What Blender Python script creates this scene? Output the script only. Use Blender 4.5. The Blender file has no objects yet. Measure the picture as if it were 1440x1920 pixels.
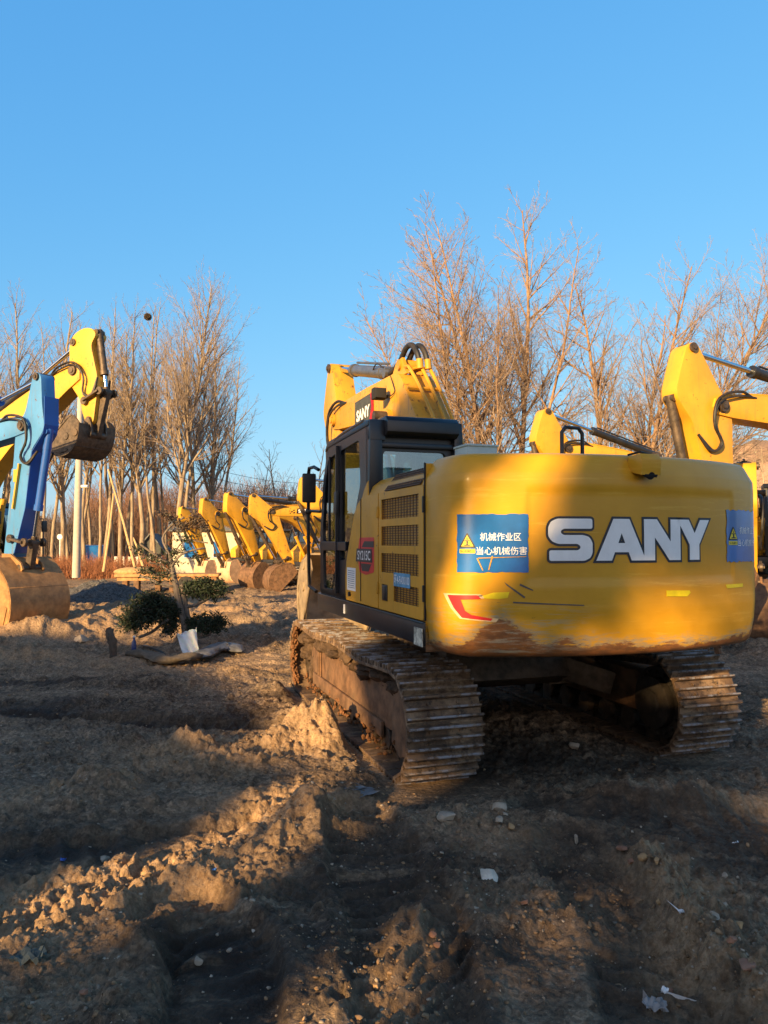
import bpy, bmesh, math, random
import numpy as np
from mathutils import Vector, Matrix
random.seed(7)
rng = np.random.default_rng(11)
SC = bpy.context.scene
COL = SC.collection
PI = math.pi
R = math.radians

# ------------------------------------------------------------------ camera
CAM_H = 1.8
FPX = 1400.0
PITCH = math.atan(55 / FPX)
cam_d = bpy.data.cameras.new('camera'); cam = bpy.data.objects.new('camera', cam_d); COL.objects.link(cam)
cam.location = (0, 0, CAM_H); cam.rotation_euler = (PI / 2 + PITCH, 0, 0)
cam_d.sensor_fit = 'VERTICAL'; cam_d.sensor_height = 36.0; cam_d.lens = FPX / 1920 * 36
cam_d.clip_start = 0.05; cam_d.clip_end = 5000
SC.camera = cam

def ray(px, py):
    a = (px - 720) / FPX; b = (960 - py) / FPX
    d = Vector((a, math.cos(PITCH) - b * math.sin(PITCH), math.sin(PITCH) + b * math.cos(PITCH)))
    return d / d.y
def P(px, py, Z):
    return Vector((0, 0, CAM_H)) + ray(px, py) * Z
def G(px, py, z=0.0):
    d = ray(px, py); t = (z - CAM_H) / d.z
    return Vector((0, 0, CAM_H)) + d * t

# ------------------------------------------------------------------ objects
def tag(o, label=None, cat=None, group=None, kind=None):
    if label: o['label'] = label
    if cat: o['category'] = cat
    if group: o['group'] = group
    if kind: o['kind'] = kind
    return o
def empty(name, loc=(0, 0, 0), rz=0.0):
    o = bpy.data.objects.new(name, None); COL.objects.link(o)
    o.location = loc; o.rotation_euler = (0, 0, rz); o.empty_display_size = .2
    return o
def link(name, me, mat, parent=None, loc=None, rot=None):
    if mat is not None and len(me.materials) == 0:
        for m in (mat if isinstance(mat, (list, tuple)) else [mat]): me.materials.append(m)
    o = bpy.data.objects.new(name, me); COL.objects.link(o)
    if parent is not None: o.parent = parent
    if loc is not None: o.location = loc
    if rot is not None: o.rotation_euler = rot
    return o
def kids(o): return [c for c in COL.objects if c.parent == o]
def np_mesh(name, V, F, smooth=False):
    """V (n,3), F (m,k) quads or tris"""
    me = bpy.data.meshes.new(name)
    V = np.asarray(V, dtype=np.float32); F = np.asarray(F, dtype=np.int32)
    me.vertices.add(len(V)); me.vertices.foreach_set('co', V.ravel())
    k = F.shape[1]
    me.loops.add(F.size); me.loops.foreach_set('vertex_index', F.ravel())
    me.polygons.add(len(F)); me.polygons.foreach_set('loop_start', np.arange(0, F.size, k, dtype=np.int32))
    me.polygons.foreach_set('loop_total', np.full(len(F), k, dtype=np.int32))
    if smooth: me.polygons.foreach_set('use_smooth', np.ones(len(F), dtype=bool))
    me.update(calc_edges=True); me.validate()
    return me

class MB:
    """collects shapes, builds one mesh"""
    def __init__(s): s.v = []; s.f = []; s.m = []; s.cur = 0
    def add(s, vs, fs):
        n = len(s.v); s.v += [tuple(v) for v in vs]
        s.f += [tuple(i + n for i in f) for f in fs]; s.m += [s.cur] * len(fs)
        return s
    def box(s, c, d, rot=None):
        c = Vector(c); hx, hy, hz = [k / 2 for k in d]
        vs = [Vector((x, y, z)) for x in (-hx, hx) for y in (-hy, hy) for z in (-hz, hz)]
        if rot is not None:
            M = rot if isinstance(rot, Matrix) else Matrix.Rotation(rot[2], 3, 'Z') @ Matrix.Rotation(rot[1], 3, 'Y') @ Matrix.Rotation(rot[0], 3, 'X')
            vs = [M @ v for v in vs]
        return s.add([v + c for v in vs], [(0, 1, 3, 2), (4, 6, 7, 5), (0, 4, 5, 1), (2, 3, 7, 6), (0, 2, 6, 4), (1, 5, 7, 3)])
    def bar(s, a, b, w, h, up=(0, 0, 1)):
        a = Vector(a); b = Vector(b); d = (b - a); L = d.length; d.normalize(); up = Vector(up)
        x = d.cross(up)
        if x.length < 1e-4: x = d.cross(Vector((1, 0, 0)))
        x.normalize(); z = x.cross(d)
        M = Matrix((x, d, z)).transposed()
        return s.box((a + b) / 2, (w, L, h), M)
    def tube(s, pts, r, n=8, cap=True):
        pts = [Vector(p) for p in pts]; rs = r if isinstance(r, (list, tuple)) else [r] * len(pts)
        d0 = (pts[1] - pts[0]).normalized(); u = d0.orthogonal().normalized()
        vs = []
        for i, p in enumerate(pts):
            if i == 0: d = pts[1] - p
            elif i == len(pts) - 1: d = p - pts[i - 1]
            else: d = (pts[i + 1] - p).normalized() + (p - pts[i - 1]).normalized()
            if d.length < 1e-6: d = d0
            d = d.normalized(); u = (u - d * u.dot(d))
            if u.length < 1e-5: u = d.orthogonal()
            u.normalize(); w = d.cross(u)
            for k in range(n):
                a = 2 * PI * k / n
                vs.append(p + (u * math.cos(a) + w * math.sin(a)) * rs[i])
        fs = [(i * n + k, i * n + (k + 1) % n, (i + 1) * n + (k + 1) % n, (i + 1) * n + k) for i in range(len(pts) - 1) for k in range(n)]
        if cap: fs += [tuple(range(n))[::-1], tuple((len(pts) - 1) * n + k for k in range(n))]
        return s.add(vs, fs)
    def cyl(s, a, b, r, n=16): return s.tube([a, b], r, n)
    def prism(s, poly, x0, x1, ax='x'):
        """poly in (y,z) (ax x) | (x,z) (ax y) | (x,y) (ax z)"""
        f = {'x': lambda t, p: (t, p[0], p[1]), 'y': lambda t, p: (p[0], t, p[1]), 'z': lambda t, p: (p[0], p[1], t)}[ax]
        n = len(poly)
        vs = [f(x0, p) for p in poly] + [f(x1, p) for p in poly]
        fs = [tuple(range(n)), tuple(range(n, 2 * n))[::-1]] + [(i, i + n, (i + 1) % n + n, (i + 1) % n) for i in range(n)]
        return s.add(vs, fs)
    def strip(s, prof, x0, x1):
        """open polyline profile (y,z) swept along x: single wall"""
        n = len(prof)
        vs = [(x0, p[0], p[1]) for p in prof] + [(x1, p[0], p[1]) for p in prof]
        return s.add(vs, [(i, i + 1, i + 1 + n, i + n) for i in range(n - 1)])
    def grid(s, rows):
        nr, nc = len(rows), len(rows[0])
        return s.add([p for r_ in rows for p in r_], [(i * nc + j, i * nc + j + 1, (i + 1) * nc + j + 1, (i + 1) * nc + j) for i in range(nr - 1) for j in range(nc - 1)])
    def ball(s, c, r, n=8, sq=(1, 1, 1)):
        rows = []
        for i in range(n + 1):
            t = PI * i / n
            rows.append([(c[0] + r * sq[0] * math.sin(t) * math.cos(a), c[1] + r * sq[1] * math.sin(t) * math.sin(a), c[2] + r * sq[2] * math.cos(t)) for a in [2 * PI * k / (2 * n) for k in range(2 * n + 1)]])
        return s.grid(rows)
    def tmesh(s, me, fn):
        return s.add([fn(v.co) for v in me.vertices], [tuple(p.vertices) for p in me.polygons])
    def mesh(s, name='mesh', bevel=0, seg=2, ang=35, smooth=True, solid=0, weld=False):
        me = bpy.data.meshes.new(name); me.from_pydata(s.v, [], s.f)
        me.polygons.foreach_set('material_index', s.m)
        bm = bmesh.new(); bm.from_mesh(me)
        if weld: bmesh.ops.remove_doubles(bm, verts=bm.verts, dist=1e-4)
        if solid: bmesh.ops.solidify(bm, geom=bm.faces[:] , thickness=solid)
        bmesh.ops.recalc_face_normals(bm, faces=bm.faces)
        if bevel:
            es = [e for e in bm.edges if len(e.link_faces) == 2 and e.calc_face_angle(0) > R(30)]
            bmesh.ops.bevel(bm, geom=es, offset=bevel, segments=seg, affect='EDGES', profile=.6, clamp_overlap=True)
        bm.to_mesh(me); bm.free()
        if smooth:
            me.polygons.foreach_set('use_smooth', [True] * len(me.polygons)); me.set_sharp_from_angle(angle=R(ang))
        me.update()
        return me
    def build(s, name, mat, parent=None, **k):
        return link(name, s.mesh(name, **k), mat, parent)

def arc(c, r, a0, a1, n=8):
    return [(c[0] + r * math.cos(a0 + (a1 - a0) * i / n), c[1] + r * math.sin(a0 + (a1 - a0) * i / n)) for i in range(n + 1)]
def roundpoly(pts, r, n=4):
    out = []; N = len(pts)
    for i, p in enumerate(pts):
        p = Vector(p); a = Vector(pts[i - 1]); b = Vector(pts[(i + 1) % N])
        rr = r[i] if isinstance(r, (list, tuple)) else r
        d1 = (a - p); d2 = (b - p); k = min(rr, d1.length * .49, d2.length * .49)
        if k < 1e-5: out.append(tuple(p)); continue
        p1 = p + d1.normalized() * k; p2 = p + d2.normalized() * k
        for j in range(n + 1):
            t = j / n
            q = p1 * (1 - t) ** 2 + p * 2 * t * (1 - t) + p2 * t * t
            out.append((q.x, q.y))
    return out
def smooth_path(pts, n=6):
    """catmull-rom through 3d points"""
    pts = [Vector(p) for p in pts]; out = []
    P_ = [pts[0] * 2 - pts[1]] + pts + [pts[-1] * 2 - pts[-2]]
    for i in range(1, len(P_) - 2):
        a, b, c, d = P_[i - 1:i + 3]
        for k in range(n):
            t = k / n
            out.append(.5 * ((2 * b) + (c - a) * t + (2 * a - 5 * b + 4 * c - d) * t * t + (3 * b - a - 3 * c + d) * t ** 3))
    out.append(pts[-1]); return out
def plate2d(outline, holes=(), t=.02, offset=0):
    """flat plate with holes, as mesh in xy, thickness along z"""
    c = bpy.data.curves.new('c', 'CURVE'); c.dimensions = '2D'; c.fill_mode = 'BOTH'; c.extrude = t / 2; c.offset = offset
    for pts in [outline] + list(holes):
        s = c.splines.new('POLY'); s.points.add(len(pts) - 1)
        for p, q in zip(s.points, pts): p.co = (q[0], q[1], 0, 1)
        s.use_cyclic_u = True
    o = bpy.data.objects.new('c', c); me = bpy.data.meshes.new_from_object(o)
    bpy.data.objects.remove(o); bpy.data.curves.remove(c)
    return me
def text2d(body, size=1, t=0.0, offset=0, align='CENTER', shear=0, space=1):
    c = bpy.data.curves.new('t', 'FONT'); c.body = body; c.size = size; c.extrude = t / 2; c.offset = offset
    c.align_x = align; c.align_y = 'CENTER'; c.shear = shear; c.space_character = space; c.resolution_u = 3
    c.fill_mode = 'BOTH' if t else 'FRONT'
    o = bpy.data.objects.new('t', c); me = bpy.data.meshes.new_from_object(o)
    bpy.data.objects.remove(o); bpy.data.curves.remove(c)
    return me
def fit2d(me, x0, x1, y0, y1):
    xs = [v.co.x for v in me.vertices]; ys = [v.co.y for v in me.vertices]
    a, b, c, d = min(xs), max(xs), min(ys), max(ys)
    for v in me.vertices:
        v.co.x = x0 + (v.co.x - a) / (b - a) * (x1 - x0); v.co.y = y0 + (v.co.y - c) / (d - c) * (y1 - y0)
    return me
def cutgrid(me, step):
    bm = bmesh.new(); bm.from_mesh(me)
    xs = [v.co.x for v in bm.verts]
    x = math.floor(min(xs) / step) * step
    while x < max(xs):
        bmesh.ops.bisect_plane(bm, geom=bm.verts[:] + bm.edges[:] + bm.faces[:], plane_co=(x, 0, 0), plane_no=(1, 0, 0)); x += step
    bm.to_mesh(me); bm.free(); return me

# ------------------------------------------------------------------ materials
class NT:
    def __init__(s, name):
        s.m = bpy.data.materials.new(name); s.m.use_nodes = True; s.t = s.m.node_tree; s.b = s.t.nodes['Principled BSDF']
        s.tc = s.t.nodes.new('ShaderNodeTexCoord')
    def n(s, kind, **k):
        x = s.t.nodes.new('ShaderNode' + kind)
        for a, v in k.items():
            if a in x.inputs: s.put(x.inputs[a], v)
            else: setattr(x, a, v)
        return x
    def put(s, sock, v):
        if hasattr(v, 'is_output') or isinstance(v, bpy.types.NodeSocket): s.t.links.new(v, sock)
        else:
            if sock.type == 'RGBA' and len(v) == 3: v = (*v, 1)
            sock.default_value = v
    def coord(s, scale=(1, 1, 1), src='Object', loc=(0, 0, 0)):
        mp = s.n('Mapping'); s.t.links.new(s.tc.outputs[src], mp.inputs['Vector'])
        mp.inputs['Scale'].default_value = scale if hasattr(scale, '__len__') else (scale,) * 3
        mp.inputs['Location'].default_value = loc
        return mp.outputs[0]
    def noise(s, scale=5, detail=6, rough=.6, stretch=(1, 1, 1), dist=0, loc=(0, 0, 0), src='Object'):
        x = s.n('TexNoise'); x.inputs['Scale'].default_value = scale; x.inputs['Detail'].default_value = detail
        x.inputs['Roughness'].default_value = rough; x.inputs['Distortion'].default_value = dist
        s.t.links.new(s.coord(stretch, src, loc), x.inputs['Vector']); return x.outputs['Fac']
    def ramp(s, fac, a, b, ca=0.0, cb=1.0):
        x = s.n('MapRange'); x.clamp = True; x.interpolation_type = 'SMOOTHSTEP'
        s.put(x.inputs['Value'], fac); x.inputs['From Min'].default_value = a; x.inputs['From Max'].default_value = b
        x.inputs['To Min'].default_value = ca; x.inputs['To Max'].default_value = cb; return x.outputs['Result']
    def math(s, op, a, b=0.0, c=0.0):
        x = s.n('Math', operation=op); s.put(x.inputs[0], a); s.put(x.inputs[1], b); s.put(x.inputs[2], c); return x.outputs[0]
    def mix(s, fac, a, b):
        x = s.n('Mix', data_type='RGBA'); s.put(x.inputs[0], fac); s.put(x.inputs[6], a); s.put(x.inputs[7], b); return x.outputs[2]
    def xyz(s, src='Object'):
        x = s.n('SeparateXYZ'); s.t.links.new(s.tc.outputs[src], x.inputs[0]); return x.outputs
    def bump(s, h, strength=.3, dist=.02):
        x = s.n('Bump'); s.put(x.inputs['Height'], h); x.inputs['Strength'].default_value = strength; x.inputs['Distance'].default_value = dist
        s.t.links.new(x.outputs[0], s.b.inputs['Normal']); return x
    def out(s, color=None, rough=None, metal=None, coat=None, spec=None):
        if color is not None: s.put(s.b.inputs['Base Color'], color)
        if rough is not None: s.put(s.b.inputs['Roughness'], rough)
        if metal is not None: s.put(s.b.inputs['Metallic'], metal)
        if coat is not None: s.b.inputs['Coat Weight'].default_value = coat; s.b.inputs['Coat Roughness'].default_value = .12
        if spec is not None: s.b.inputs['Specular IOR Level'].default_value = spec
        return s.m

def m_paint(name, col, dirt=(.16, .10, .05), damt=.5, rust=.3, rough=.42, coat=.1, zdirt=None):
    t = NT(name)
    v = t.noise(1.7, 4, .6); c = t.mix(t.ramp(v, .3, .7), [k * .86 for k in col], [min(1, k * 1.06) for k in col])
    st = t.noise(3.5, 6, .65, (3, 3, .35)); c = t.mix(t.ramp(st, .52, .78, 0, damt), c, dirt)
    ch = t.noise(9, 8, .72, (1, 1, 1), .4); m = t.ramp(ch, .66 - rust * .12, .7 - rust * .12)
    c = t.mix(t.math('MULTIPLY', m, .85), c, (.10, .04, .018))
    if zdirt:
        z = t.xyz()[2]; nz = t.noise(4, 6, .7); zz = t.math('ADD', z, t.math('MULTIPLY', nz, -.6))
        c = t.mix(t.ramp(zz, zdirt[0] - .3, zdirt[1] - .3, .9, 0), c, (.17, .105, .055))
    r = t.math('MULTIPLY_ADD', t.noise(6, 5, .6), .3, rough - .12)
    t.bump(t.noise(40, 3, .6), .06, .01)
    return t.out(c, r, 0, coat, .35)
def m_plain(name, col, rough=.6, metal=0, var=.25, bump=.1, scale=8, spec=None, dust=0, coat=0):
    t = NT(name); v = t.noise(scale, 6, .65)
    c = t.mix(t.ramp(v, .3, .72), [k * (1 - var) for k in col], [min(1, k * (1 + var)) for k in col])
    if dust:
        c = t.mix(t.ramp(t.noise(3.1, 7, .7, (1, 1, .6)), .42, .75, 0, dust), c, (.20, .13, .075))
    t.bump(t.noise(scale * 5, 5, .65), bump, .01)
    return t.out(c, rough, metal, coat, spec)
# ------------------------------------------------------------------ noise in numpy
def _hash(ix, iy, seed):
    h = (ix.astype(np.int64) * 374761393 + iy.astype(np.int64) * 668265263 + seed * 974711) & 0x7fffffff
    h = ((h ^ (h >> 13)) * 1274126177) & 0x7fffffff
    return ((h ^ (h >> 16)) & 0xffff) / 65535.0
def vnoise(x, y, seed=0):
    ix = np.floor(x); iy = np.floor(y); fx = x - ix; fy = y - iy
    ux = fx * fx * (3 - 2 * fx); uy = fy * fy * (3 - 2 * fy)
    a = _hash(ix, iy, seed); b = _hash(ix + 1, iy, seed); c = _hash(ix, iy + 1, seed); d = _hash(ix + 1, iy + 1, seed)
    return (a + (b - a) * ux) * (1 - uy) + (c + (d - c) * ux) * uy - .5
def fbm(x, y, sc, oct=4, seed=0, gain=.5, ridged=False):
    r = 0; a = 1; x = np.asarray(x, float) * sc + 37.3; y = np.asarray(y, float) * sc + 91.7
    for i in range(oct):
        n = vnoise(x, y, seed + i * 17)
        r = r + a * ((.25 - abs(n)) * 2 if ridged else n)
        x, y = (x * .8 - y * .6) * 2.03, (x * .6 + y * .8) * 2.03; a *= gain
    return r
def crumbs(x, y, cell, seed, p):
    """angular clods as a height field: one random lump per cell"""
    X = x / cell; Y = y / cell; ix = np.floor(X); iy = np.floor(Y); out = np.zeros_like(X)
    wx = .35 * vnoise(X * 2.3, Y * 2.3, seed + 5); wy = .35 * vnoise(X * 2.3, Y * 2.3, seed + 6)
    for dx in (-1, 0, 1):
        for dy in (-1, 0, 1):
            cx, cy = ix + dx, iy + dy
            px = cx + _hash(cx, cy, seed); py = cy + _hash(cx, cy, seed + 1); rd = .18 + .5 * _hash(cx, cy, seed + 2) ** 2; on = _hash(cx, cy, seed + 3) < p
            d = np.hypot(X + wx - px, (Y + wy - py) * (.8 + .6 * _hash(cx, cy, seed + 4))); t = np.clip(1 - d / rd, 0, 1)
            out = np.maximum(out, np.minimum(t * 2.2, .8 + .2 * t) * rd * on)
    return out * cell
def sstep(a, b, x):
    t = np.clip((x - a) / (b - a), 0, 1); return t * t * (3 - 2 * t)

# ------------------------------------------------------------------ terrain features read off the photo, as places on the ground
def g2(px, py): v = G(px, py); return (v.x, v.y)
BUMPS = [  # px, py, radius x, radius y, height
    (572, 1545, .26, .22, .21), (535, 1560, .3, .2, .07), (628, 1392, .42, .34, .27), (560, 1405, .4, .2, .12), (600, 1345, .3, .4, .1),
    (190, 1500, .22, .17, .13), (170, 1510, .35, .12, .05), (368, 1418, .2, .13, .14), (310, 1425, .3, .1, .06), (415, 1445, .5, .2, .07),
    (522, 1302, .45, .3, .13), (100, 1250, 1.0, .5, .10), (260, 1290, .9, .35, .12), (60, 1225, .8, .3, .16), (430, 1275, .6, .3, .10),
    (940, 1700, .4, .12, .05), (1010, 1745, .33, .12, .06), (1240, 1520, .5, .16, .09), (1080, 1510, .35, .12, .05),
    (770, 1760, .1, .22, .06), (700, 1850, .2, .1, .04), (480, 1180, 1.6, .5, .10), (250, 1165, 1.2, .5, .12), (60, 1200, 1.0, .3, .12),
    (520, 1130, 2.2, .8, .12), (430, 1130, 1.2, .5, .1), (1000, 1365, .5, .4, .1), (1290, 1480, .4, .2, .04),
]
BUMPS = [(*g2(a, b), c, d, e) for a, b, c, d, e in BUMPS]
RIDGES = [  # polyline in pixels, width, height
    ([(1205, 1640), (1260, 1720), (1340, 1800), (1440, 1910)], .16, .10),
    ([(1160, 1620), (1215, 1720), (1290, 1830), (1370, 1920)], .10, -.06),
    ([(310, 1700), (280, 1780), (235, 1920)], .10, .06),
    ([(345, 1710), (320, 1790), (290, 1920)], .08, -.05),
    ([(0, 1570), (200, 1560), (400, 1545), (600, 1530)], .16, -.06),
    ([(0, 1540), (250, 1525), (450, 1508)], .09, .03),
    ([(700, 1505), (850, 1480), (1000, 1490), (1440, 1470)], .2, -.04),
    ([(0, 1325), (180, 1345), (420, 1355), (560, 1350)], .3, -.06),
    ([(770, 1600), (800, 1680), (800, 1800)], .08, .03),
    ([(1150, 1500), (1300, 1520), (1440, 1500)], .1, .06),
]
for k in range(6):   # curved grouser tracks in the foreground
    RIDGES.append(([(950 - k * 38, 1765 - k * 3), (925 - k * 40, 1830), (880 - k * 45, 1880), (810 - k * 45, 1925)], .022, .030))
RIDGES = [([g2(*p) for p in pl], w, h) for pl, w, h in RIDGES]
def segdist(x, y, pl, along=False):
    d = np.full(np.shape(x), 1e9); sa = np.zeros(np.shape(x)); s0 = 0.0
    for (ax, ay), (bx, by) in zip(pl[:-1], pl[1:]):
        L2 = (bx - ax) ** 2 + (by - ay) ** 2
        t = np.clip(((x - ax) * (bx - ax) + (y - ay) * (by - ay)) / L2, 0, 1)
        q = np.hypot(x - ax - t * (bx - ax), y - ay - t * (by - ay))
        if along: sa = np.where(q < d, s0 + t * math.sqrt(L2), sa); s0 += math.sqrt(L2)
        d = np.minimum(d, q)
    return (d, sa) if along else d
CHURN = [([g2(*p) for p in pl], w, a) for pl, w, a in [([(0, 1740), (200, 1660), (400, 1600), (590, 1520)], .38, 1), ([(640, 1400), (560, 1420), (400, 1440), (340, 1420)], .4, 1), ([(190, 1500), (90, 1500)], .2, .8),
    ([(900, 1690), (1180, 1730)], .25, .35), ([(1205, 1640), (1340, 1800), (1440, 1910)], .2, .9), ([(700, 1880), (780, 1740)], .15, .5), ([(0, 1230), (430, 1260)], .6, .7), ([(600, 1370), (760, 1460)], .3, .8), ([(830, 1550), (960, 1560)], .25, .5)]]
TREADS = [([g2(*p) for p in pl], w, a) for pl, w, a in [([(-200, 1620), (150, 1600), (420, 1570), (640, 1530)], .30, .05), ([(-200, 1345), (180, 1352), (420, 1362), (560, 1372)], .34, .05), ([(680, 1560), (760, 1700), (800, 1925)], .30, .045),
    ([(1500, 1545), (1250, 1560), (1040, 1520)], .30, .05), ([(330, 1700), (420, 1800), (430, 1930)], .26, .05), ([(1060, 1600), (1180, 1750), (1250, 1930)], .26, .03), ([(-200, 1270), (200, 1285), (520, 1262)], .30, .04)]]
TRK = []          # footprints to keep flat: (cx, cy, yaw, halfx, halfy)
def height(x, y):
    x = np.asarray(x, float); y = np.asarray(y, float)
    r = np.hypot(x, y)
    h = -.42 * sstep(12, 30, r) * (y > -1)
    wob = .12 * fbm(x, y, 2.2, 3, 5)
    amp = 1 - .75 * sstep(26, 70, r)
    h = h + amp * (.13 * fbm(x, y, .35, 3, 1) + .035 * fbm(x, y, 1.1, 3, 2) + .06 * fbm(x * .3, y, 2.2, 3, 3))
    rough = .15 + 1.0 * np.clip(fbm(x, y, .6, 3, 23) + .35, 0, 1)
    h = h + amp * rough * (.030 * fbm(x, y, 3.6, 3, 4) + .040 * fbm(x, y, 11, 4, 7, .62) + .020 * fbm(x, y, 34, 3, 8, .65) + .022 * np.clip(fbm(x, y, 15, 3, 61, .6, True) - .12, 0, 1))
    far = sstep(10.5, 14, r) * (1 - sstep(34, 46, r)); h = h + far * (.16 * fbm(x, y, 1.3, 4, 71, .6) + .10 * np.clip(fbm(x, y, 2.6, 4, 73, .6, True), 0, 1))
    h = h + .34 * sstep(13.4, 16.5, r) * (1 - sstep(17, 25, r)) * (y > 0)
    h = h + amp * .034 * fbm(x * .22, y, 7, 3, 9) * sstep(4, 5.5, r)
    near = r < 12
    if np.any(near):
        cl = np.zeros_like(h)
        for pl, w, a in CHURN: cl = np.maximum(cl, a * np.exp(-(segdist(x, y, pl) / w) ** 2))
        nn = near & (r > 1.5); pm_ = np.clip(.25 + .9 * fbm(x, y, .8, 3, 91), .08, .8)
        k_ = crumbs(x, y, .075, 101, np.clip(pm_ * .55 + cl * .5, 0, .9)) * .75 + crumbs(x, y, .034, 111, np.clip(pm_ + .15 + cl * .4, 0, .95)) * .8 + crumbs(x, y, .16, 121, np.clip(.03 + cl * .35, 0, .5)) * .42
        tm = np.zeros_like(h)
        for pl, w, a in TREADS: tm = np.maximum(tm, 1 - sstep(w * .75, w, segdist(x, y, pl)))
        h = h + nn * (1 - sstep(9, 12, r)) * k_ * (1 - .75 * tm)
        h = h + cl * (.06 * fbm(x, y, 7, 3, 81, .6) + .04 * np.clip(fbm(x, y, 13, 3, 83, .6, True) - .05, 0, 1))
    xx = x + wob; yy = y + .12 * fbm(y, x, 2.0, 3, 6)
    for cx, cy, rx, ry, a in BUMPS:
        d = np.hypot((xx - cx) / rx, (yy - cy) / ry)
        h = h + a * np.exp(-d ** 2.4) * (1 + .5 * fbm(x, y, 7, 3, 12))
    if np.any(near):
        for pl, w, a in TREADS:
            d, s = segdist(xx, yy, pl, True); m = 1 - sstep(w * .8, w, d)
            h = h + m * (-a + .026 * np.clip(np.sin(s * 2 * PI / .17 + 2 * fbm(x, y, 1.5, 2, 77)), -.3, 1) * np.clip(.7 + 1.2 * fbm(x, y, 1.8, 2, 78), 0, 1)) + .6 * a * np.exp(-((d - w * 1.1) / .07) ** 2)
    for pl, w, a in RIDGES:
        d = segdist(xx, yy, pl); h = h + a * np.exp(-(d / w) ** 2) * (1 + .9 * fbm(x, y, 9, 3, 13))
    for cx, cy, yaw, hx, hy in TRK:
        dx = (x - cx) * math.cos(yaw) + (y - cy) * math.sin(yaw); dy = -(x - cx) * math.sin(yaw) + (y - cy) * math.cos(yaw)
        m = (1 - sstep(hx, hx + .25, abs(dx))) * (1 - sstep(hy, hy + .4, abs(dy)))
        h = h * (1 - m) - .02 * m
    return h
def gz(x, y):
    r = math.hypot(x, y)
    if r > 36: return -.42 if y > -1 else 0.0
    return float(height(np.array([x]), np.array([y]))[0])
MAIN_YAW = R(18.5); MAIN_C = Vector((.90, 7.906, 0))
def mw(x, y, z=0):
    """main machine local -> world"""
    c, s = math.cos(MAIN_YAW), math.sin(MAIN_YAW)
    return Vector((MAIN_C.x + x * c - y * s, MAIN_C.y + x * s + y * c, z))
for sx in (-1.19, 1.19):
    w = mw(sx, 0); TRK.append((w.x, w.y, MAIN_YAW, .32, 2.1))

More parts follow.
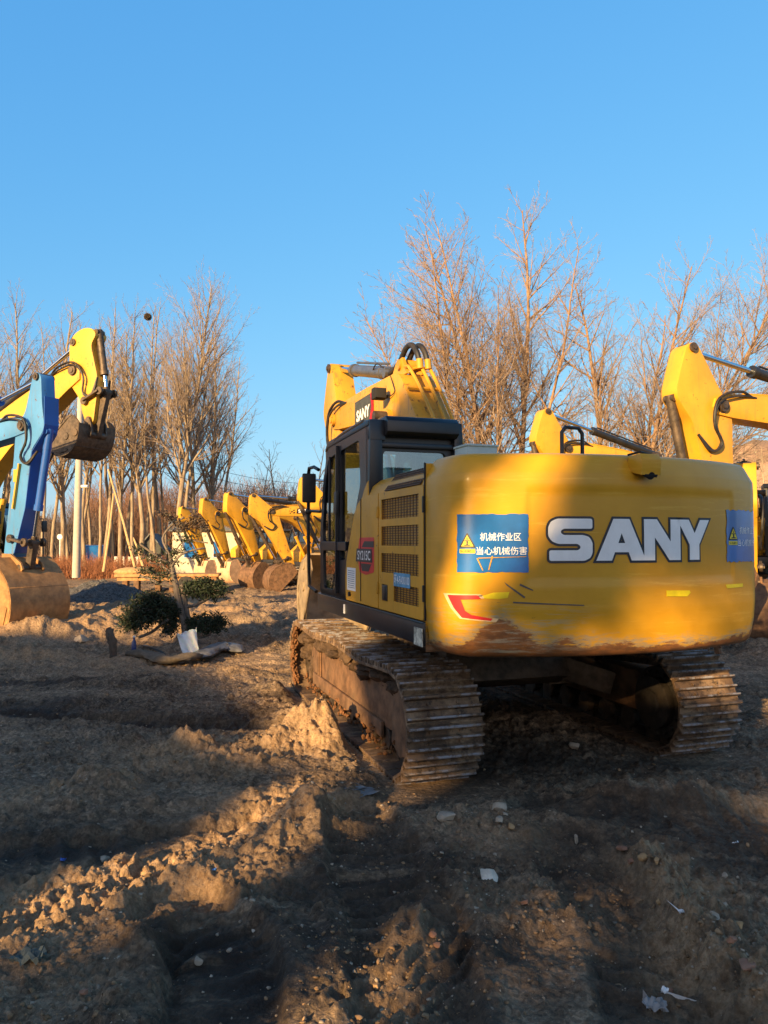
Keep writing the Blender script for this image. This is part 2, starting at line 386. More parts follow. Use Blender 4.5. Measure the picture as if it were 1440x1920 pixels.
def build_ground():
    a_f = np.linspace(R(48), R(132), 760); a_b = np.linspace(R(132), R(408), 110)[1:-1]
    ang = np.concatenate([a_f, a_b]); na = len(ang)
    rad = np.concatenate([np.linspace(.25, 2.0, 12)[:-1], np.geomspace(2.0, 14, 700)[:-1], np.geomspace(14, 70, 260)[:-1], np.geomspace(70, 3000, 40)])
    A, Rr = np.meshgrid(ang, rad)
    X = Rr * np.cos(A); Y = Rr * np.sin(A); Z = height(X, Y)
    V = np.stack([X, Y, Z], -1).reshape(-1, 3)
    nr = len(rad); i = np.arange(nr - 1)[:, None] * na; j = np.arange(na)[None, :]; j2 = (j + 1) % na
    F = np.stack([i + j, i + na + j, i + na + j2, i + j2], -1).reshape(-1, 4)
    V = np.vstack([V, [[0, 0, float(Z[0].mean())]]]); c = len(V) - 1
    me = np_mesh('ground', V, F[:, ::-1], True)
    # centre fan under the camera
    bm = bmesh.new(); bm.from_mesh(me); bm.verts.ensure_lookup_table()
    for k in range(na): bm.faces.new((bm.verts[k], bm.verts[(k + 1) % na], bm.verts[c]))
    bmesh.ops.recalc_face_normals(bm, faces=bm.faces[-na:]); bm.to_mesh(me); bm.free()
    # wet, churned soil; also darker soil beneath the machine
    x, y = V[:, 0], V[:, 1]
    wet = np.zeros(len(V))
    for pl, w, a in [([(-100, 1590), (300, 1570), (600, 1530)], .30, 1), ([(400, 1700), (450, 1900)], .42, 1), ([(560, 1660), (800, 1640)], .35, .9), ([(600, 1780), (720, 1900)], .3, .8), ([(-150, 1670), (50, 1640)], .2, .6),
                     ([(-100, 1325), (180, 1345), (420, 1360)], .45, .95), ([(760, 1480), (1000, 1420), (1250, 1440)], .45, .8), ([(1200, 1660), (1300, 1800), (1420, 1920)], .22, .8),
                     ([(1050, 1590), (1440, 1610)], .3, .8), ([(800, 1850), (930, 1800)], .3, .8), ([(850, 1620), (900, 1700)], .2, .5), ([(1000, 1300), (1200, 1330)], 1.0, .7)]:
        d = segdist(x + .3 * fbm(x, y, 1.5, 3, 31), y + .3 * fbm(x, y, 1.7, 3, 33), [g2(*p) for p in pl])
        wet = np.maximum(wet, a * np.exp(-(d / w) ** 2))
    for pl, w, a in TREADS: wet = np.maximum(wet, .75 * (1 - sstep(w * .8, w * 1.1, segdist(x, y, pl))))
    at = me.attributes.new('wet', 'FLOAT', 'POINT'); at.data.foreach_set('value', wet.astype(np.float32))
    sun_tint = np.zeros(len(V))  # warm sunlight on the lit strips, painted into the soil colour
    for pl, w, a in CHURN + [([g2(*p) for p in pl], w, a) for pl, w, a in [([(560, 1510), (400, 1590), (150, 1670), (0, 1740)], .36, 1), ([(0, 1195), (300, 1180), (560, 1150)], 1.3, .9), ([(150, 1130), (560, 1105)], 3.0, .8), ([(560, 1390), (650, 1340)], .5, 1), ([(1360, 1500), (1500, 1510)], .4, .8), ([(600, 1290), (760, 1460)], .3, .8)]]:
        d = segdist(x + .35 * fbm(x, y, 1.9, 3, 35), y + .35 * fbm(x, y, 2.1, 3, 36), pl); sun_tint = np.maximum(sun_tint, a * np.exp(-(d / w) ** 2))
    at = me.attributes.new('sun_tint', 'FLOAT', 'POINT'); at.data.foreach_set('value', sun_tint.astype(np.float32))
    t = NT('soil'); tc = 'Object'
    big = t.noise(.55, 7, .62); mid = t.noise(2.6, 7, .7, (.5, 1, 1)); fine = t.noise(16, 6, .75); grit = t.noise(70, 4, .7)
    c = t.mix(t.ramp(mid, .38, .64), (.078, .054, .036), (.31, .21, .13))
    c = t.mix(t.ramp(big, .40, .62, 0, .55), c, (.24, .185, .13))
    c = t.mix(t.ramp(fine, .42, .64, 0, .45), c, (.40, .27, .165))
    c = t.mix(t.ramp(grit, .58, .66, 0, .5), c, (.44, .30, .19))
    c = t.mix(t.ramp(t.noise(3.1, 5, .7, (1, 1, 1), .5, (5, 3, 0)), .66, .74, 0, .5), c, (.32, .13, .055))
    for sc_, a_ in ((24, .28), (60, .32)):
        vc = t.n('TexVoronoi'); vc.inputs['Scale'].default_value = sc_; t.t.links.new(t.coord(1), vc.inputs['Vector'])
        sp = t.n('SeparateColor'); t.t.links.new(vc.outputs['Color'], sp.inputs[0]); hv = t.n('HueSaturation'); t.t.links.new(c, hv.inputs['Color']); t.put(hv.inputs['Value'], t.math('MULTIPLY_ADD', sp.outputs[0], a_ * 2, 1 - a_)); c = hv.outputs[0]
    an = t.n('Attribute', attribute_name='wet')
    w2 = t.math('MULTIPLY', an.outputs['Fac'], t.ramp(t.noise(3.4, 6, .7, (.3, 1.4, 1)), .28, .48))
    w3 = t.math('MAXIMUM', w2, t.ramp(t.noise(1.15, 6, .7, (.5, 1, 1), 0, (9, 2, 0)), .56, .68, 0, .6))
    c = t.mix(w3, c, (.034, .023, .016))
    an2 = t.n('Attribute', attribute_name='sun_tint')
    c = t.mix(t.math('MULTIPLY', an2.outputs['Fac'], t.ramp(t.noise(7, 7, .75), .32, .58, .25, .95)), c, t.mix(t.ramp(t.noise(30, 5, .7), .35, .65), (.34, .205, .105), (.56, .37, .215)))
    hh = t.math('ADD', t.math('MULTIPLY', fine, .5), t.math('MULTIPLY', grit, .28))
    vo = t.n('TexVoronoi'); vo.inputs['Scale'].default_value = 26; t.t.links.new(t.coord(1), vo.inputs['Vector'])
    hh = t.math('ADD', hh, t.math('MULTIPLY', vo.outputs['Distance'], -.30))
    t.bump(hh, .95, .05)
    m = t.out(c, t.ramp(w3, 0, 1, .95, .72), 0, None, .25)
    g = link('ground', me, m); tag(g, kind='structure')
    return m
M_SOIL = build_ground()

# ------------------------------------------------------------------ loose clods and stones
def ico(sub):
    bm = bmesh.new(); bmesh.ops.create_icosphere(bm, subdivisions=sub, radius=1)
    V = np.array([v.co[:] for v in bm.verts]); F = np.array([[v.index for v in f.verts] for f in bm.faces]); bm.free(); return V, F
ICO = {1: ico(1), 2: ico(2), 3: ico(3)}
def rock_verts(sub, s, sq, seed, rough=.35):
    V, F = ICO[sub]; g = np.random.default_rng(seed)
    k = g.normal(size=(13 if sub == 3 else 7, 3)); k /= np.linalg.norm(k, axis=1)[:, None]
    W = V.copy()
    for d in k:   # chop flats
        c = g.uniform(.42, .85) if sub == 3 else g.uniform(.55, .9); dp = W @ d; W = W - np.outer(np.maximum(dp - c, 0), d)
    W *= 1 + g.uniform(-rough, rough, (len(V), 1)) * .35
    a = g.uniform(0, 6.28); c_, s_ = math.cos(a), math.sin(a)
    W = W * (np.array(sq) * s); return np.stack([W[:, 0] * c_ - W[:, 1] * s_, W[:, 0] * s_ + W[:, 1] * c_, W[:, 2]], 1), F
def build_clods(n, smin, smax, name, label, mat, sub, seed, fn, power=4.5):
    g = np.random.default_rng(seed); VV = []; FF = []; off = 0; k = 0; tries = 0
    protos = [rock_verts(sub, 1, (1, g.uniform(.55, 1), g.uniform(.45, .8)), seed * 100 + i, 1.5)[0] for i in range(24)]
    F0 = ICO[sub][1]; X = []; Y = []
    while k < n and tries < 60:
        tries += 1
        u = g.uniform(0, 1, 20000); th = g.uniform(R(56), R(124), 20000)
        r = 2.3 * (26 / 2.3) ** (u ** 1.0)
        x, y = r * np.cos(th), r * np.sin(th)
        keep = g.uniform(0, 1, 20000) < fn(x, y); X.append(x[keep]); Y.append(y[keep]); k += keep.sum()
    X = np.concatenate(X)[:n]; Y = np.concatenate(Y)[:n]; Zg = height(X, Y)
    S = smin + (smax - smin) * g.uniform(0, 1, len(X)) ** power
    S = S * (1 + .06 * np.hypot(X, Y))
    for i in range(len(X)):
        W = protos[g.integers(24)]; a = g.uniform(0, 6.28); c_, s_ = math.cos(a), math.sin(a)
        VV.append(np.stack([W[:, 0] * c_ - W[:, 1] * s_, W[:, 0] * s_ + W[:, 1] * c_, W[:, 2]], 1) * S[i] + [X[i], Y[i], Zg[i] + S[i] * .05])
        FF.append(F0 + off); off += len(W)
    o = link(name, np_mesh(name, np.vstack(VV), np.vstack(FF), False), mat); tag(o, label, 'clods', kind='stuff'); return o
def clod_density(x, y):
    d = np.clip(.06 + 1.6 * (fbm(x, y, .9, 3, 41) - .02), .03, 1) ** 1.2
    for pl, w, a in [([(0, 1740), (200, 1660), (400, 1600), (590, 1520)], .32, .8), ([(1205, 1640), (1260, 1720), (1340, 1800), (1440, 1910)], .22, .9),
                     ([(640, 1400), (560, 1420), (400, 1440)], .45, 1.0), ([(190, 1500), (120, 1500)], .3, .8), ([(830, 1550), (960, 1560)], .3, .9),
                     ([(900, 1690), (1180, 1720)], .28, .8), ([(60, 1230), (420, 1250)], .7, .7), ([(690, 1780), (770, 1900)], .3, .7), ([(600, 1370), (760, 1460)], .4, .8)]:
        d = np.maximum(d, a * np.exp(-(segdist(x, y, [g2(*p) for p in pl]) / w) ** 2))
    for cx, cy, yaw, hx, hy in TRK:
        dx = (x - cx) * math.cos(yaw) + (y - cy) * math.sin(yaw); dy = -(x - cx) * math.sin(yaw) + (y - cy) * math.cos(yaw)
        d = d * ~((abs(dx) < hx + .02) & (abs(dy) < hy))
    return d
M_CLOD = m_plain('dry_clay', (.30, .19, .105), .95, 0, .5, .5, 22, .2)
M_PEB = m_plain('pebble_grey', (.36, .29, .215), .9, 0, .5, .3, 9, .2)
build_clods(7000, .003, .016, 'soil_clods', 'loose clods of dried brown clay scattered over the churned ground', M_CLOD, 1, 3, clod_density)
build_clods(5200, .002, .011, 'pebbles', 'small grey pebbles strewn across the trampled soil', M_PEB, 1, 5, lambda x, y: .15 + .5 * clod_density(x, y), 3.5)
# ------------------------------------------------------------------ materials for machines
YEL = (.65, .325, .024)
M_YEL = m_paint('yellow_paint', YEL, damt=.35, rust=.25)
M_YEL2 = m_paint('worn_yellow_paint', (.56, .285, .025), damt=.6, rust=.55, rough=.5, coat=.1)
M_YELL = m_paint('lemon_paint', (.64, .335, .032), damt=.35, rust=.4)
M_BLK = m_plain('black_coated_steel', (.014, .015, .017), .42, 0, .3, .05, 6, dust=.07)
M_NAVY = m_plain('blue_black_plastic', (.009, .012, .020), .34, 0, .25, .04, 5, dust=.03)
M_RUB = m_plain('rubber_hose', (.014, .014, .015), .55, 0, .3, .1, 20, dust=.2)
M_DARK = m_plain('dark_interior', (.012, .012, .013), .8, 0, .3, .1)
M_CHROME = m_plain('chrome_rod', (.62, .64, .68), .12, 1, .05, .02)
M_STEELD = m_plain('greased_steel', (.085, .065, .05), .55, .5, .5, .3, 10, dust=.5)
M_BROWN = m_plain('rusty_brown_steel', (.16, .085, .045), .75, .15, .5, .4, 7, dust=.5)
M_WHITE = m_plain('white_vinyl', (.86, .86, .86), .4, 0, .05, .02, 3, dust=.15)
M_RED = m_plain('red_vinyl', (.66, .025, .03), .4, 0, .1, .02)
M_BLUE = m_plain('blue_vinyl', (.012, .13, .42), .28, 0, .22, .03, 4, coat=.3)
M_LBLUE = m_plain('faded_blue_sprayed_paint', (.12, .33, .52), .6, 0, .35, .05, 9)
M_BLACKV = m_plain('black_vinyl', (.015, .018, .03), .4, 0, .1, .02)
M_YELV = m_plain('yellow_vinyl', (.78, .62, .03), .4, 0, .1, .02)
M_YELP = m_plain('yellow_tape', (.80, .62, .0), .5, 0, .15, .1)
M_MUD = m_plain('caked_mud', (.085, .055, .036), .95, 0, .5, 1.0, 9, .2)
M_REDMUD = m_plain('dry_red_mud', (.16, .075, .035), .95, 0, .4, 1.0, 12, .2)
M_GREYG = m_plain('pale_green_grey_enamel', (.42, .50, .49), .45, 0, .08, .03)
M_SEAT = m_plain('seat_fabric', (.03, .032, .036), .8)
def m_glass(name, tint=(.55, .62, .6), mixf=.5):
    t = NT(name); nt = t.t
    gl = t.n('BsdfGlossy'); gl.inputs['Roughness'].default_value = .02; gl.inputs['Color'].default_value = (.9, .95, 1, 1)
    tr = t.n('BsdfTransparent'); tr.inputs['Color'].default_value = (*tint, 1)
    lw = t.n('LayerWeight'); lw.inputs['Blend'].default_value = .35
    f = t.math('MULTIPLY_ADD', lw.outputs['Fresnel'], .8, .16)
    mx = t.n('MixShader'); nt.links.new(f, mx.inputs[0]); nt.links.new(tr.outputs[0], mx.inputs[1]); nt.links.new(gl.outputs[0], mx.inputs[2])
    nt.links.new(mx.outputs[0], nt.nodes['Material Output'].inputs['Surface']); return t.m
M_GLASS = m_glass('tinted_glass', (.50, .60, .58))
def m_shoe():
    t = NT('track_steel'); oi = t.n('ObjectInfo')
    def rnoise(sc, off):
        x = t.n('TexNoise'); x.noise_dimensions = '4D'; x.inputs['Scale'].default_value = sc; x.inputs['Detail'].default_value = 6; x.inputs['Roughness'].default_value = .7
        t.t.links.new(t.coord(1), x.inputs['Vector']); t.put(x.inputs['W'], t.math('MULTIPLY_ADD', oi.outputs['Random'], 30, off)); return x.outputs['Fac']
    v = rnoise(5, 0); v2 = rnoise(9, 9)
    c = t.mix(t.ramp(v, .35, .65), (.075, .045, .028), (.20, .122, .068))
    c = t.mix(t.ramp(rnoise(3.2, 20), .48, .58, 0, .8), c, (.30, .20, .12))
    c = t.mix(t.ramp(rnoise(16, 4), .48, .64, 0, .85), c, (.040, .028, .02))
    z = t.xyz()[2]; c = t.mix(t.math('MULTIPLY', t.ramp(z, .030, .042), t.ramp(v2, .45, .6)), c, (.30, .29, .31))
    t.bump(t.noise(30, 6, .7), .5, .02); return t.out(c, .7, .15)
M_SHOE = m_shoe()
def m_counterweight():
    t = NT('counterweight_paint')
    v = t.noise(1.4, 4, .6); c = t.mix(t.ramp(v, .3, .7), (.55, .272, .012), (.66, .338, .022))
    sc = t.noise(1.2, 8, .75, (1, 1, 16)); c = t.mix(t.ramp(sc, .56, .66, 0, .22), c, (.90, .60, .12))
    sc2 = t.noise(1.0, 8, .8, (1.6, 1.6, 30), 0, (3, 1, 0)); c = t.mix(t.ramp(sc2, .63, .68, 0, .45), c, (.34, .20, .08))
    X, Y, Z = t.xyz()
    n1 = t.noise(4.5, 7, .7, (1, 1, 2.4)); n2 = t.noise(11, 6, .75, (1, 1, 5))
    def gauss(cx, w, a):
        d = t.math('DIVIDE', t.math('SUBTRACT', X, cx), w); return t.math('MULTIPLY', t.math('POWER', 2.718, t.math('MULTIPLY', t.math('MULTIPLY', d, d), -1)), a)
    top = t.math('ADD', 1.075, t.math('ADD', gauss(-1.02, .17, .20), t.math('ADD', gauss(1.33, .13, .20), gauss(-.55, .35, .035))))
    lim = t.math('ADD', top, t.math('ADD', t.math('MULTIPLY_ADD', n1, .22, -.11), t.math('MULTIPLY_ADD', n2, .12, -.06)))
    dz = t.math('SUBTRACT', Z, lim)
    # bare primer / scraped rim then brown rust below it
    band = t.ramp(dz, -.005, .085, .85, 0)
    c = t.mix(t.math('MULTIPLY', band, t.ramp(n2, .36, .56)), c, (.30, .27, .20))
    c = t.mix(t.ramp(dz, -.012, .012, .95, 0), c, t.mix(t.ramp(t.noise(9, 7, .7, (1, 1, 3)), .4, .62), (.27, .105, .035), (.15, .065, .03)))
    # scraped area left of the rear face
    ms = t.math('MULTIPLY', t.math('MULTIPLY', gauss(-.95, .42, 1), t.ramp(Z, 1.42, 1.30, 0, 1)), t.ramp(t.noise(2.2, 9, .8, (1.2, 1.2, 13), .3), .50, .60))
    c = t.mix(t.math('MULTIPLY', ms, .75), c, (.36, .33, .24))
    ms2 = t.math('MULTIPLY', t.math('MULTIPLY', gauss(-1.0, .33, 1), t.ramp(Z, 1.58, 1.45, 0, 1)), t.ramp(t.noise(3.0, 8, .8, (1.2, 1.2, 12), .8, (4, 0, 2)), .63, .66))
    c = t.mix(t.math('MULTIPLY', ms2, .85), c, (.07, .05, .04))
    r = t.math('MULTIPLY_ADD', sc, .3, .22)
    t.bump(t.math('ADD', t.math('MULTIPLY', n1, .6), t.math('MULTIPLY', t.ramp(dz, -.02, .02), .5)), .16, .02)
    return t.out(c, r, 0, .12, .3)
M_CW = m_counterweight()

MAIN = empty('excavator', MAIN_C, MAIN_YAW)
tag(MAIN, 'large yellow crawler excavator seen from behind, white lettering across its counterweight', 'excavator')

# ------------------------------------------------------------------ crawler tracks
def track_path(L, Rr, sag, nseg):
    """closed path points (y,z) evenly spaced around a track of wheel radius Rr and wheelbase L"""
    pts = []
    for i in range(60): t = i / 60; pts.append((-L / 2 + L * t, 0.0))
    for i in range(40): a = -PI / 2 + PI * i / 40; pts.append((L / 2 + Rr * math.cos(a), Rr + Rr * math.sin(a)))
    for i in range(60): t = i / 60; pts.append((L / 2 - L * t, 2 * Rr - sag * (math.sin(PI * t * 2) ** 2)))
    for i in range(40): a = PI / 2 + PI * i / 40; pts.append((-L / 2 + Rr * math.cos(a), Rr + Rr * math.sin(a)))
    P_ = np.array(pts + [pts[0]]); d = np.hypot(*np.diff(P_, axis=0).T); s = np.concatenate([[0], np.cumsum(d)])
    out = []
    for k in range(nseg):
        q = s[-1] * k / nseg; y = np.interp(q, s, P_[:, 0]); z = np.interp(q, s, P_[:, 1])
        y2 = np.interp((q + .02) % s[-1], s, P_[:, 0]); z2 = np.interp((q + .02) % s[-1], s, P_[:, 1])
        out.append((y, z, math.atan2(z2 - z, y2 - y)))
    return out, s[-1] / nseg
TL, TR_ = 3.46, .40
SHOES, PITCHS = track_path(TL, TR_, .035, 47)
def shoe_mesh(w, pitch):
    b = MB(); b.box((0, 0, -.012), (w, pitch * .97, .026))
    for k, hh in ((-.34, .048), (.02, .040), (.42, .050)):
        y = pitch * k; b.prism([(y - .014, 0), (y + .014, 0), (y + .008, hh), (y - .008, hh)], -w / 2, w / 2)
    b.prism([(pitch * .40, 0), (pitch * .56, 0), (pitch * .56, -.03), (pitch * .40, -.012)], -w / 2 + .004, w / 2 - .004)
    for x in (-.12, .12):
        for y in (-.2, .2): b.cyl((x, pitch * y, 0), (x, pitch * y, .014), .013, 6)
    return b.mesh('track_shoe', bevel=.003, seg=1)
SHOE_ME = shoe_mesh(.60, PITCHS)
def wheel_y(b, x0, x1, y, z, r, n=28): b.cyl((x0, y, z), (x1, y, z), r, n)
def link_chain(x):
    b = MB()
    for y, z, a in SHOES:
        n = Vector((0, math.sin(a), -math.cos(a)))        # inward
        c = Vector((0, y, z)) - n * -.055
        for dx in (-.085, .085):
            M = Matrix.Rotation(a, 3, 'X'); b.box(Vector((x + dx, y, z)) + Vector((0, -math.sin(a), math.cos(a))) * -.0 + Vector((0, math.sin(a) * -1, math.cos(a))) * -.0 + n * 0.06 * (1 if False else -1) * -1, (.035, PITCHS * .9, .085), M)
    return b
def sprocket_mesh(x, y, z):
    b = MB(); pts = []
    for k in range(21 * 4):
        a = 2 * PI * k / 84; r = .335 if k % 4 in (0, 1) else .285
        pts.append((y + r * math.cos(a), z + r * math.sin(a)))
    b.prism(pts, x - .03, x + .03); wheel_y(b, x - .12, x + .12, y, z, .25, 28)
    for k in range(12):
        a = 2 * PI * k / 12; b.cyl((x - .13, y + .2 * math.cos(a), z + .2 * math.sin(a)), (x + .13, y + .2 * math.cos(a), z + .2 * math.sin(a)), .016, 6)
    return b
def lumps(b, pts, seed, sub=2):
    """rough mud lumps (x,y,z,rx,ry,rz) overlapping into one crust"""
    g = np.random.default_rng(seed)
    for (x, y, z, rx, ry, rz) in pts:
        V, F = ICO[sub]; W = V * (1 + g.uniform(-.22, .22, (len(V), 1))) * [rx, ry, rz] + [x, y, z]
        b.add([tuple(v) for v in W], [tuple(f) for f in F])
    return b
def main_track(side):
    xc = side * 1.19; s = side
    ch = MB()
    for y, z, a in SHOES:
        n = Vector((0, -math.sin(a), math.cos(a))) * (-1)   # a runs round so that the inside is on the left
        inn = Vector((0, -math.sin(a), math.cos(a)))
        for dx in (-.085, .085):
            ch.box(Vector((xc + dx, y, z)) + inn * .07, (.04, PITCHS * .92, .09), Matrix.Rotation(a, 3, 'X'))
        ch.cyl(Vector((xc - .11, y, z)) + inn * .08, Vector((xc + .11, y, z)) + inn * .08, .025, 8)
    tr = ch.build('crawler_track', M_STEELD, MAIN)
    g = random.Random(5 + side)
    for y, z, a in SHOES:
        link('track_shoe', SHOE_ME, M_SHOE, tr, (xc, y, z), (a + PI + g.uniform(-.01, .01), 0, 0))
    sprocket_mesh(xc, -TL / 2, TR_).build('sprocket', M_STEELD, tr, bevel=.004, seg=1)
    b = MB(); wheel_y(b, xc - .09, xc + .09, TL / 2, TR_, .31); wheel_y(b, xc - .12, xc + .12, TL / 2, TR_, .1); b.build('idler_wheel', M_STEELD, tr, bevel=.008)
    for k in range(8):
        y = -1.25 + 2.5 * k / 7; b = MB(); wheel_y(b, xc - .14, xc + .14, y, .165, .075, 18); wheel_y(b, xc - .16, xc - .10, y, .165, .10, 18); wheel_y(b, xc + .10, xc + .16, y, .165, .10, 18)
        b.build('track_roller', M_STEELD, tr, bevel=.004, seg=1)
    for y in (-.75, .75):
        b = MB(); wheel_y(b, xc - .12, xc + .14, y, .66, .06, 16); b.build('carrier_roller', M_STEELD, tr)
    # side frame
    b = MB()
    prof = [(-1.55, .30), (-1.55, .56), (-1.40, .62), (1.35, .62), (1.45, .5), (1.45, .32), (1.3, .26), (-1.4, .26)]
    b.prism(prof, xc - s * .14 - .02, xc + s * .17)
    b.box((xc + s * .19, 0, .235), (.03, 2.5, .13)); b.box((xc + s * .185, -.1, .62), (.03, 2.7, .03))
    b.box((xc + s * .185, 1.05, .42), (.02, .06, .34)); b.box((xc + s * .185, .95, .42), (.02, .02, .34))
    b.build('side_frame', M_BROWN, tr, bevel=.01)
    # motor guard plate behind the frame
    b = MB(); b.prism([(-1.99, .22), (-1.93, .62), (-1.55, .64), (-1.50, .2), (-1.7, .12)], xc + s * .12, xc + s * .20)
    b.build('sprocket_guard', M_BROWN, tr, bevel=.008)
    # inner motor cover
    b = MB(); wheel_y(b, xc - s * .13, xc - s * .20, -TL / 2, TR_, .31, 36); wheel_y(b, xc - s * .19, xc - s * .27, -TL / 2, TR_, .22, 32); wheel_y(b, xc - s * .26, xc - s * .30, -TL / 2, TR_, .11, 24)
    for k in range(16): a = 2 * PI * k / 16; b.cyl((xc - s * .19, -TL / 2 + .265 * math.cos(a), TR_ + .265 * math.sin(a)), (xc - s * .225, -TL / 2 + .265 * math.cos(a), TR_ + .265 * math.sin(a)), .017, 6)
    b.build('drive_motor', m_plain('oily_black_steel', (.03, .025, .02), .6, .2, .5, .3, 9, dust=.25), tr, bevel=.006)
    if side < 0:
        gg = random.Random(3); L = []
        for i in range(120):
            y = gg.uniform(-1.55, 1.75); t_ = (y + 1.55) / 3.3
            L.append((xc + s * gg.uniform(-.02, .2), y, .60 + .10 * gg.random() + (.10 * max(0, t_ - .35)), gg.uniform(.05, .12), gg.uniform(.06, .16), gg.uniform(.035, .075)))
        for i in range(30): L.append((xc + s * gg.uniform(0, .16), gg.uniform(1.35, 2.0), gg.uniform(.25, .66), gg.uniform(.05, .1), gg.uniform(.06, .12), gg.uniform(.05, .1)))
        lumps(MB(), L, 4).build('mud_crust', M_MUD, tr, smooth=False)
        L = []
        for i in range(150):
            y = gg.uniform(-1.6, 1.6); L.append((xc + s * gg.uniform(.1, .24), y, gg.uniform(.05, .24), gg.uniform(.008, .026), gg.uniform(.01, .035), gg.uniform(.01, .03)))
        lumps(MB(), L, 9, 1).build('dried_mud', M_REDMUD, tr, smooth=False)['kind'] = 'stuff'; L = []
        for i in range(150):
            a = gg.uniform(-1.2, 1.3); L.append((xc + s * gg.uniform(.22, .29), TL / 2 + .36 * math.cos(a) * gg.uniform(.85, 1.0), TR_ + .36 * math.sin(a), .015, gg.uniform(.012, .035), gg.uniform(.012, .035)))
        lumps(MB(), L, 9, 1).build('dried_mud', M_REDMUD, tr, smooth=False)['kind'] = 'stuff'
    return tr
main_track(-1); main_track(1)
# centre frame (X shaped), swing ring
b = MB()
b.prism([(-.75, .42), (-.95, .52), (-.8, .80), (.8, .80), (.95, .52), (.75, .42)], -.62, .62)
for sx in (-1, 1):
    for sy in (-1, 1):
        b.prism([(sy * .35, .62), (sy * .75, .62), (sy * .75, .40), (sy * .35, .40)], sx * .5, sx * 1.06)
        b.bar((sx * .45, sy * .55, .66), (sx * 1.06, sy * 1.0, .45), .34, .22)
b.cyl((0, 0, .76), (0, 0, .90), .62, 40); b.cyl((0, 0, .88), (0, 0, 1.02), .55, 40)
b.build('undercarriage_frame', M_STEELD, MAIN, bevel=.012)

# ------------------------------------------------------------------ counterweight
def cw_plan():
    pts = [(-1.35, -2.15), (-1.352, -2.25), (-1.345, -2.35)]
    # corner then big arc on the tail swing circle
    Rt = 2.88
    arcp = [(Rt * math.sin(a), -Rt * math.cos(a)) for a in np.linspace(-.405, .405, 40)]
    c0 = Vector(arcp[0]); p0 = Vector((-1.345, -2.35)); k = Vector((-1.315, -2.585))
    for i in range(1, 12):
        t = i / 12; q = p0 * (1 - t) ** 2 + k * 2 * t * (1 - t) + c0 * t * t; pts.append((q.x, q.y))
    pts += arcp
    left = pts[:14]
    pts += [(-x, y) for x, y in left[::-1]]
    return pts
CWP = np.array(cw_plan()); CWS = np.concatenate([[0], np.cumsum(np.hypot(*np.diff(CWP, axis=0).T))]); CWS -= CWS[-1] / 2
def cw_at(s):
    x = np.interp(s, CWS, CWP[:, 0]); y = np.interp(s, CWS, CWP[:, 1])
    x1 = np.interp(s - .03, CWS, CWP[:, 0]); y1 = np.interp(s - .03, CWS, CWP[:, 1]); x2 = np.interp(s + .03, CWS, CWP[:, 0]); y2 = np.interp(s + .03, CWS, CWP[:, 1])
    d = np.hypot(x2 - x1, y2 - y1); return x, y, (y2 - y1) / d, -(x2 - x1) / d
PZ = [1.00, 1.005, 1.02, 1.05, 1.10, 1.20, 1.325, 1.345, 1.6, 1.9, 2.2, 2.255, 2.275, 2.33, 2.375, 2.40, 2.412, 2.416]
PO = [-.30, -.13, -.075, -.045, -.028, -.012, -.001, 0, 0, 0, 0, -.002, -.010, -.040, -.062, -.088, -.13, -.30]
def cw_off(s, z):
    o = float(np.interp(z, PZ, PO))
    m = float((1 - sstep(.86, .90, abs(s - .02))) * sstep(1.50, 1.54, z) * (1 - sstep(2.13, 2.17, z)))
    return o - .010 * m
def cw_pt(s, z, lift=0.0):
    x, y, nx, ny = cw_at(s); o = cw_off(s, z) + lift
    return Vector((x + nx * o, y + ny * o, z))
rows = []
ss = np.linspace(CWS[0], CWS[-1], 190)
zs = sorted(set([z for z in PZ] + list(np.linspace(1.05, 2.2, 46))))
zs += []
for z in zs: rows.append([tuple(cw_pt(s, z)) for s in ss])
b = MB(); b.grid(rows)
for z, lst in ((1.0, rows[0]), (2.416, rows[-1])):   # close bottom and top towards the front edge
    n = len(lst); b.grid([lst, [(p[0], -2.15 + .0, z) for p in lst]])
b.grid([[(-1.35, -2.15, 1.0), (1.35, -2.15, 1.0)], [(-1.35, -2.15, 2.37), (1.35, -2.15, 2.37)]])
CW = b.build('counterweight', M_CW, MAIN, ang=40, weld=True)

def cwpx(px, py):
    """photo pixel -> (s,z) on the counterweight surface"""
    d = ray(px, py); c, s_ = math.cos(MAIN_YAW), math.sin(MAIN_YAW)
    def loc(t):
        X, Y = d.x * t - MAIN_C.x, d.y * t - MAIN_C.y; return X * c + Y * s_, -X * s_ + Y * c
    best = None
    for i in range(len(CWP) - 1):
        # intersection of the ray's plan line with the segment
        ax, ay = loc(0); bx, by = loc(12); px_, py_ = CWP[i]; qx, qy = CWP[i + 1]
        r = (bx - ax, by - ay); q = (qx - px_, qy - py_); den = r[0] * q[1] - r[1] * q[0]
        if abs(den) < 1e-9: continue
        t = ((px_ - ax) * q[1] - (py_ - ay) * q[0]) / den; u = ((px_ - ax) * r[1] - (py_ - ay) * r[0]) / den
        if 0 <= u <= 1 and 0 < t and (best is None or t < best[0]): best = (t, CWS[i] + u * (CWS[i + 1] - CWS[i]))
    if best is None: return None
    return best[1], CAM_H + d.z * 12 * best[0]
def cw_decal(name, me, mat, parent, lift):
    cutgrid(me, .04)
    b = MB(); b.tmesh(me, lambda c: tuple(cw_pt(c.x, c.y, lift + c.z)))
    return link(name, b.mesh(name, ang=50), mat, parent)
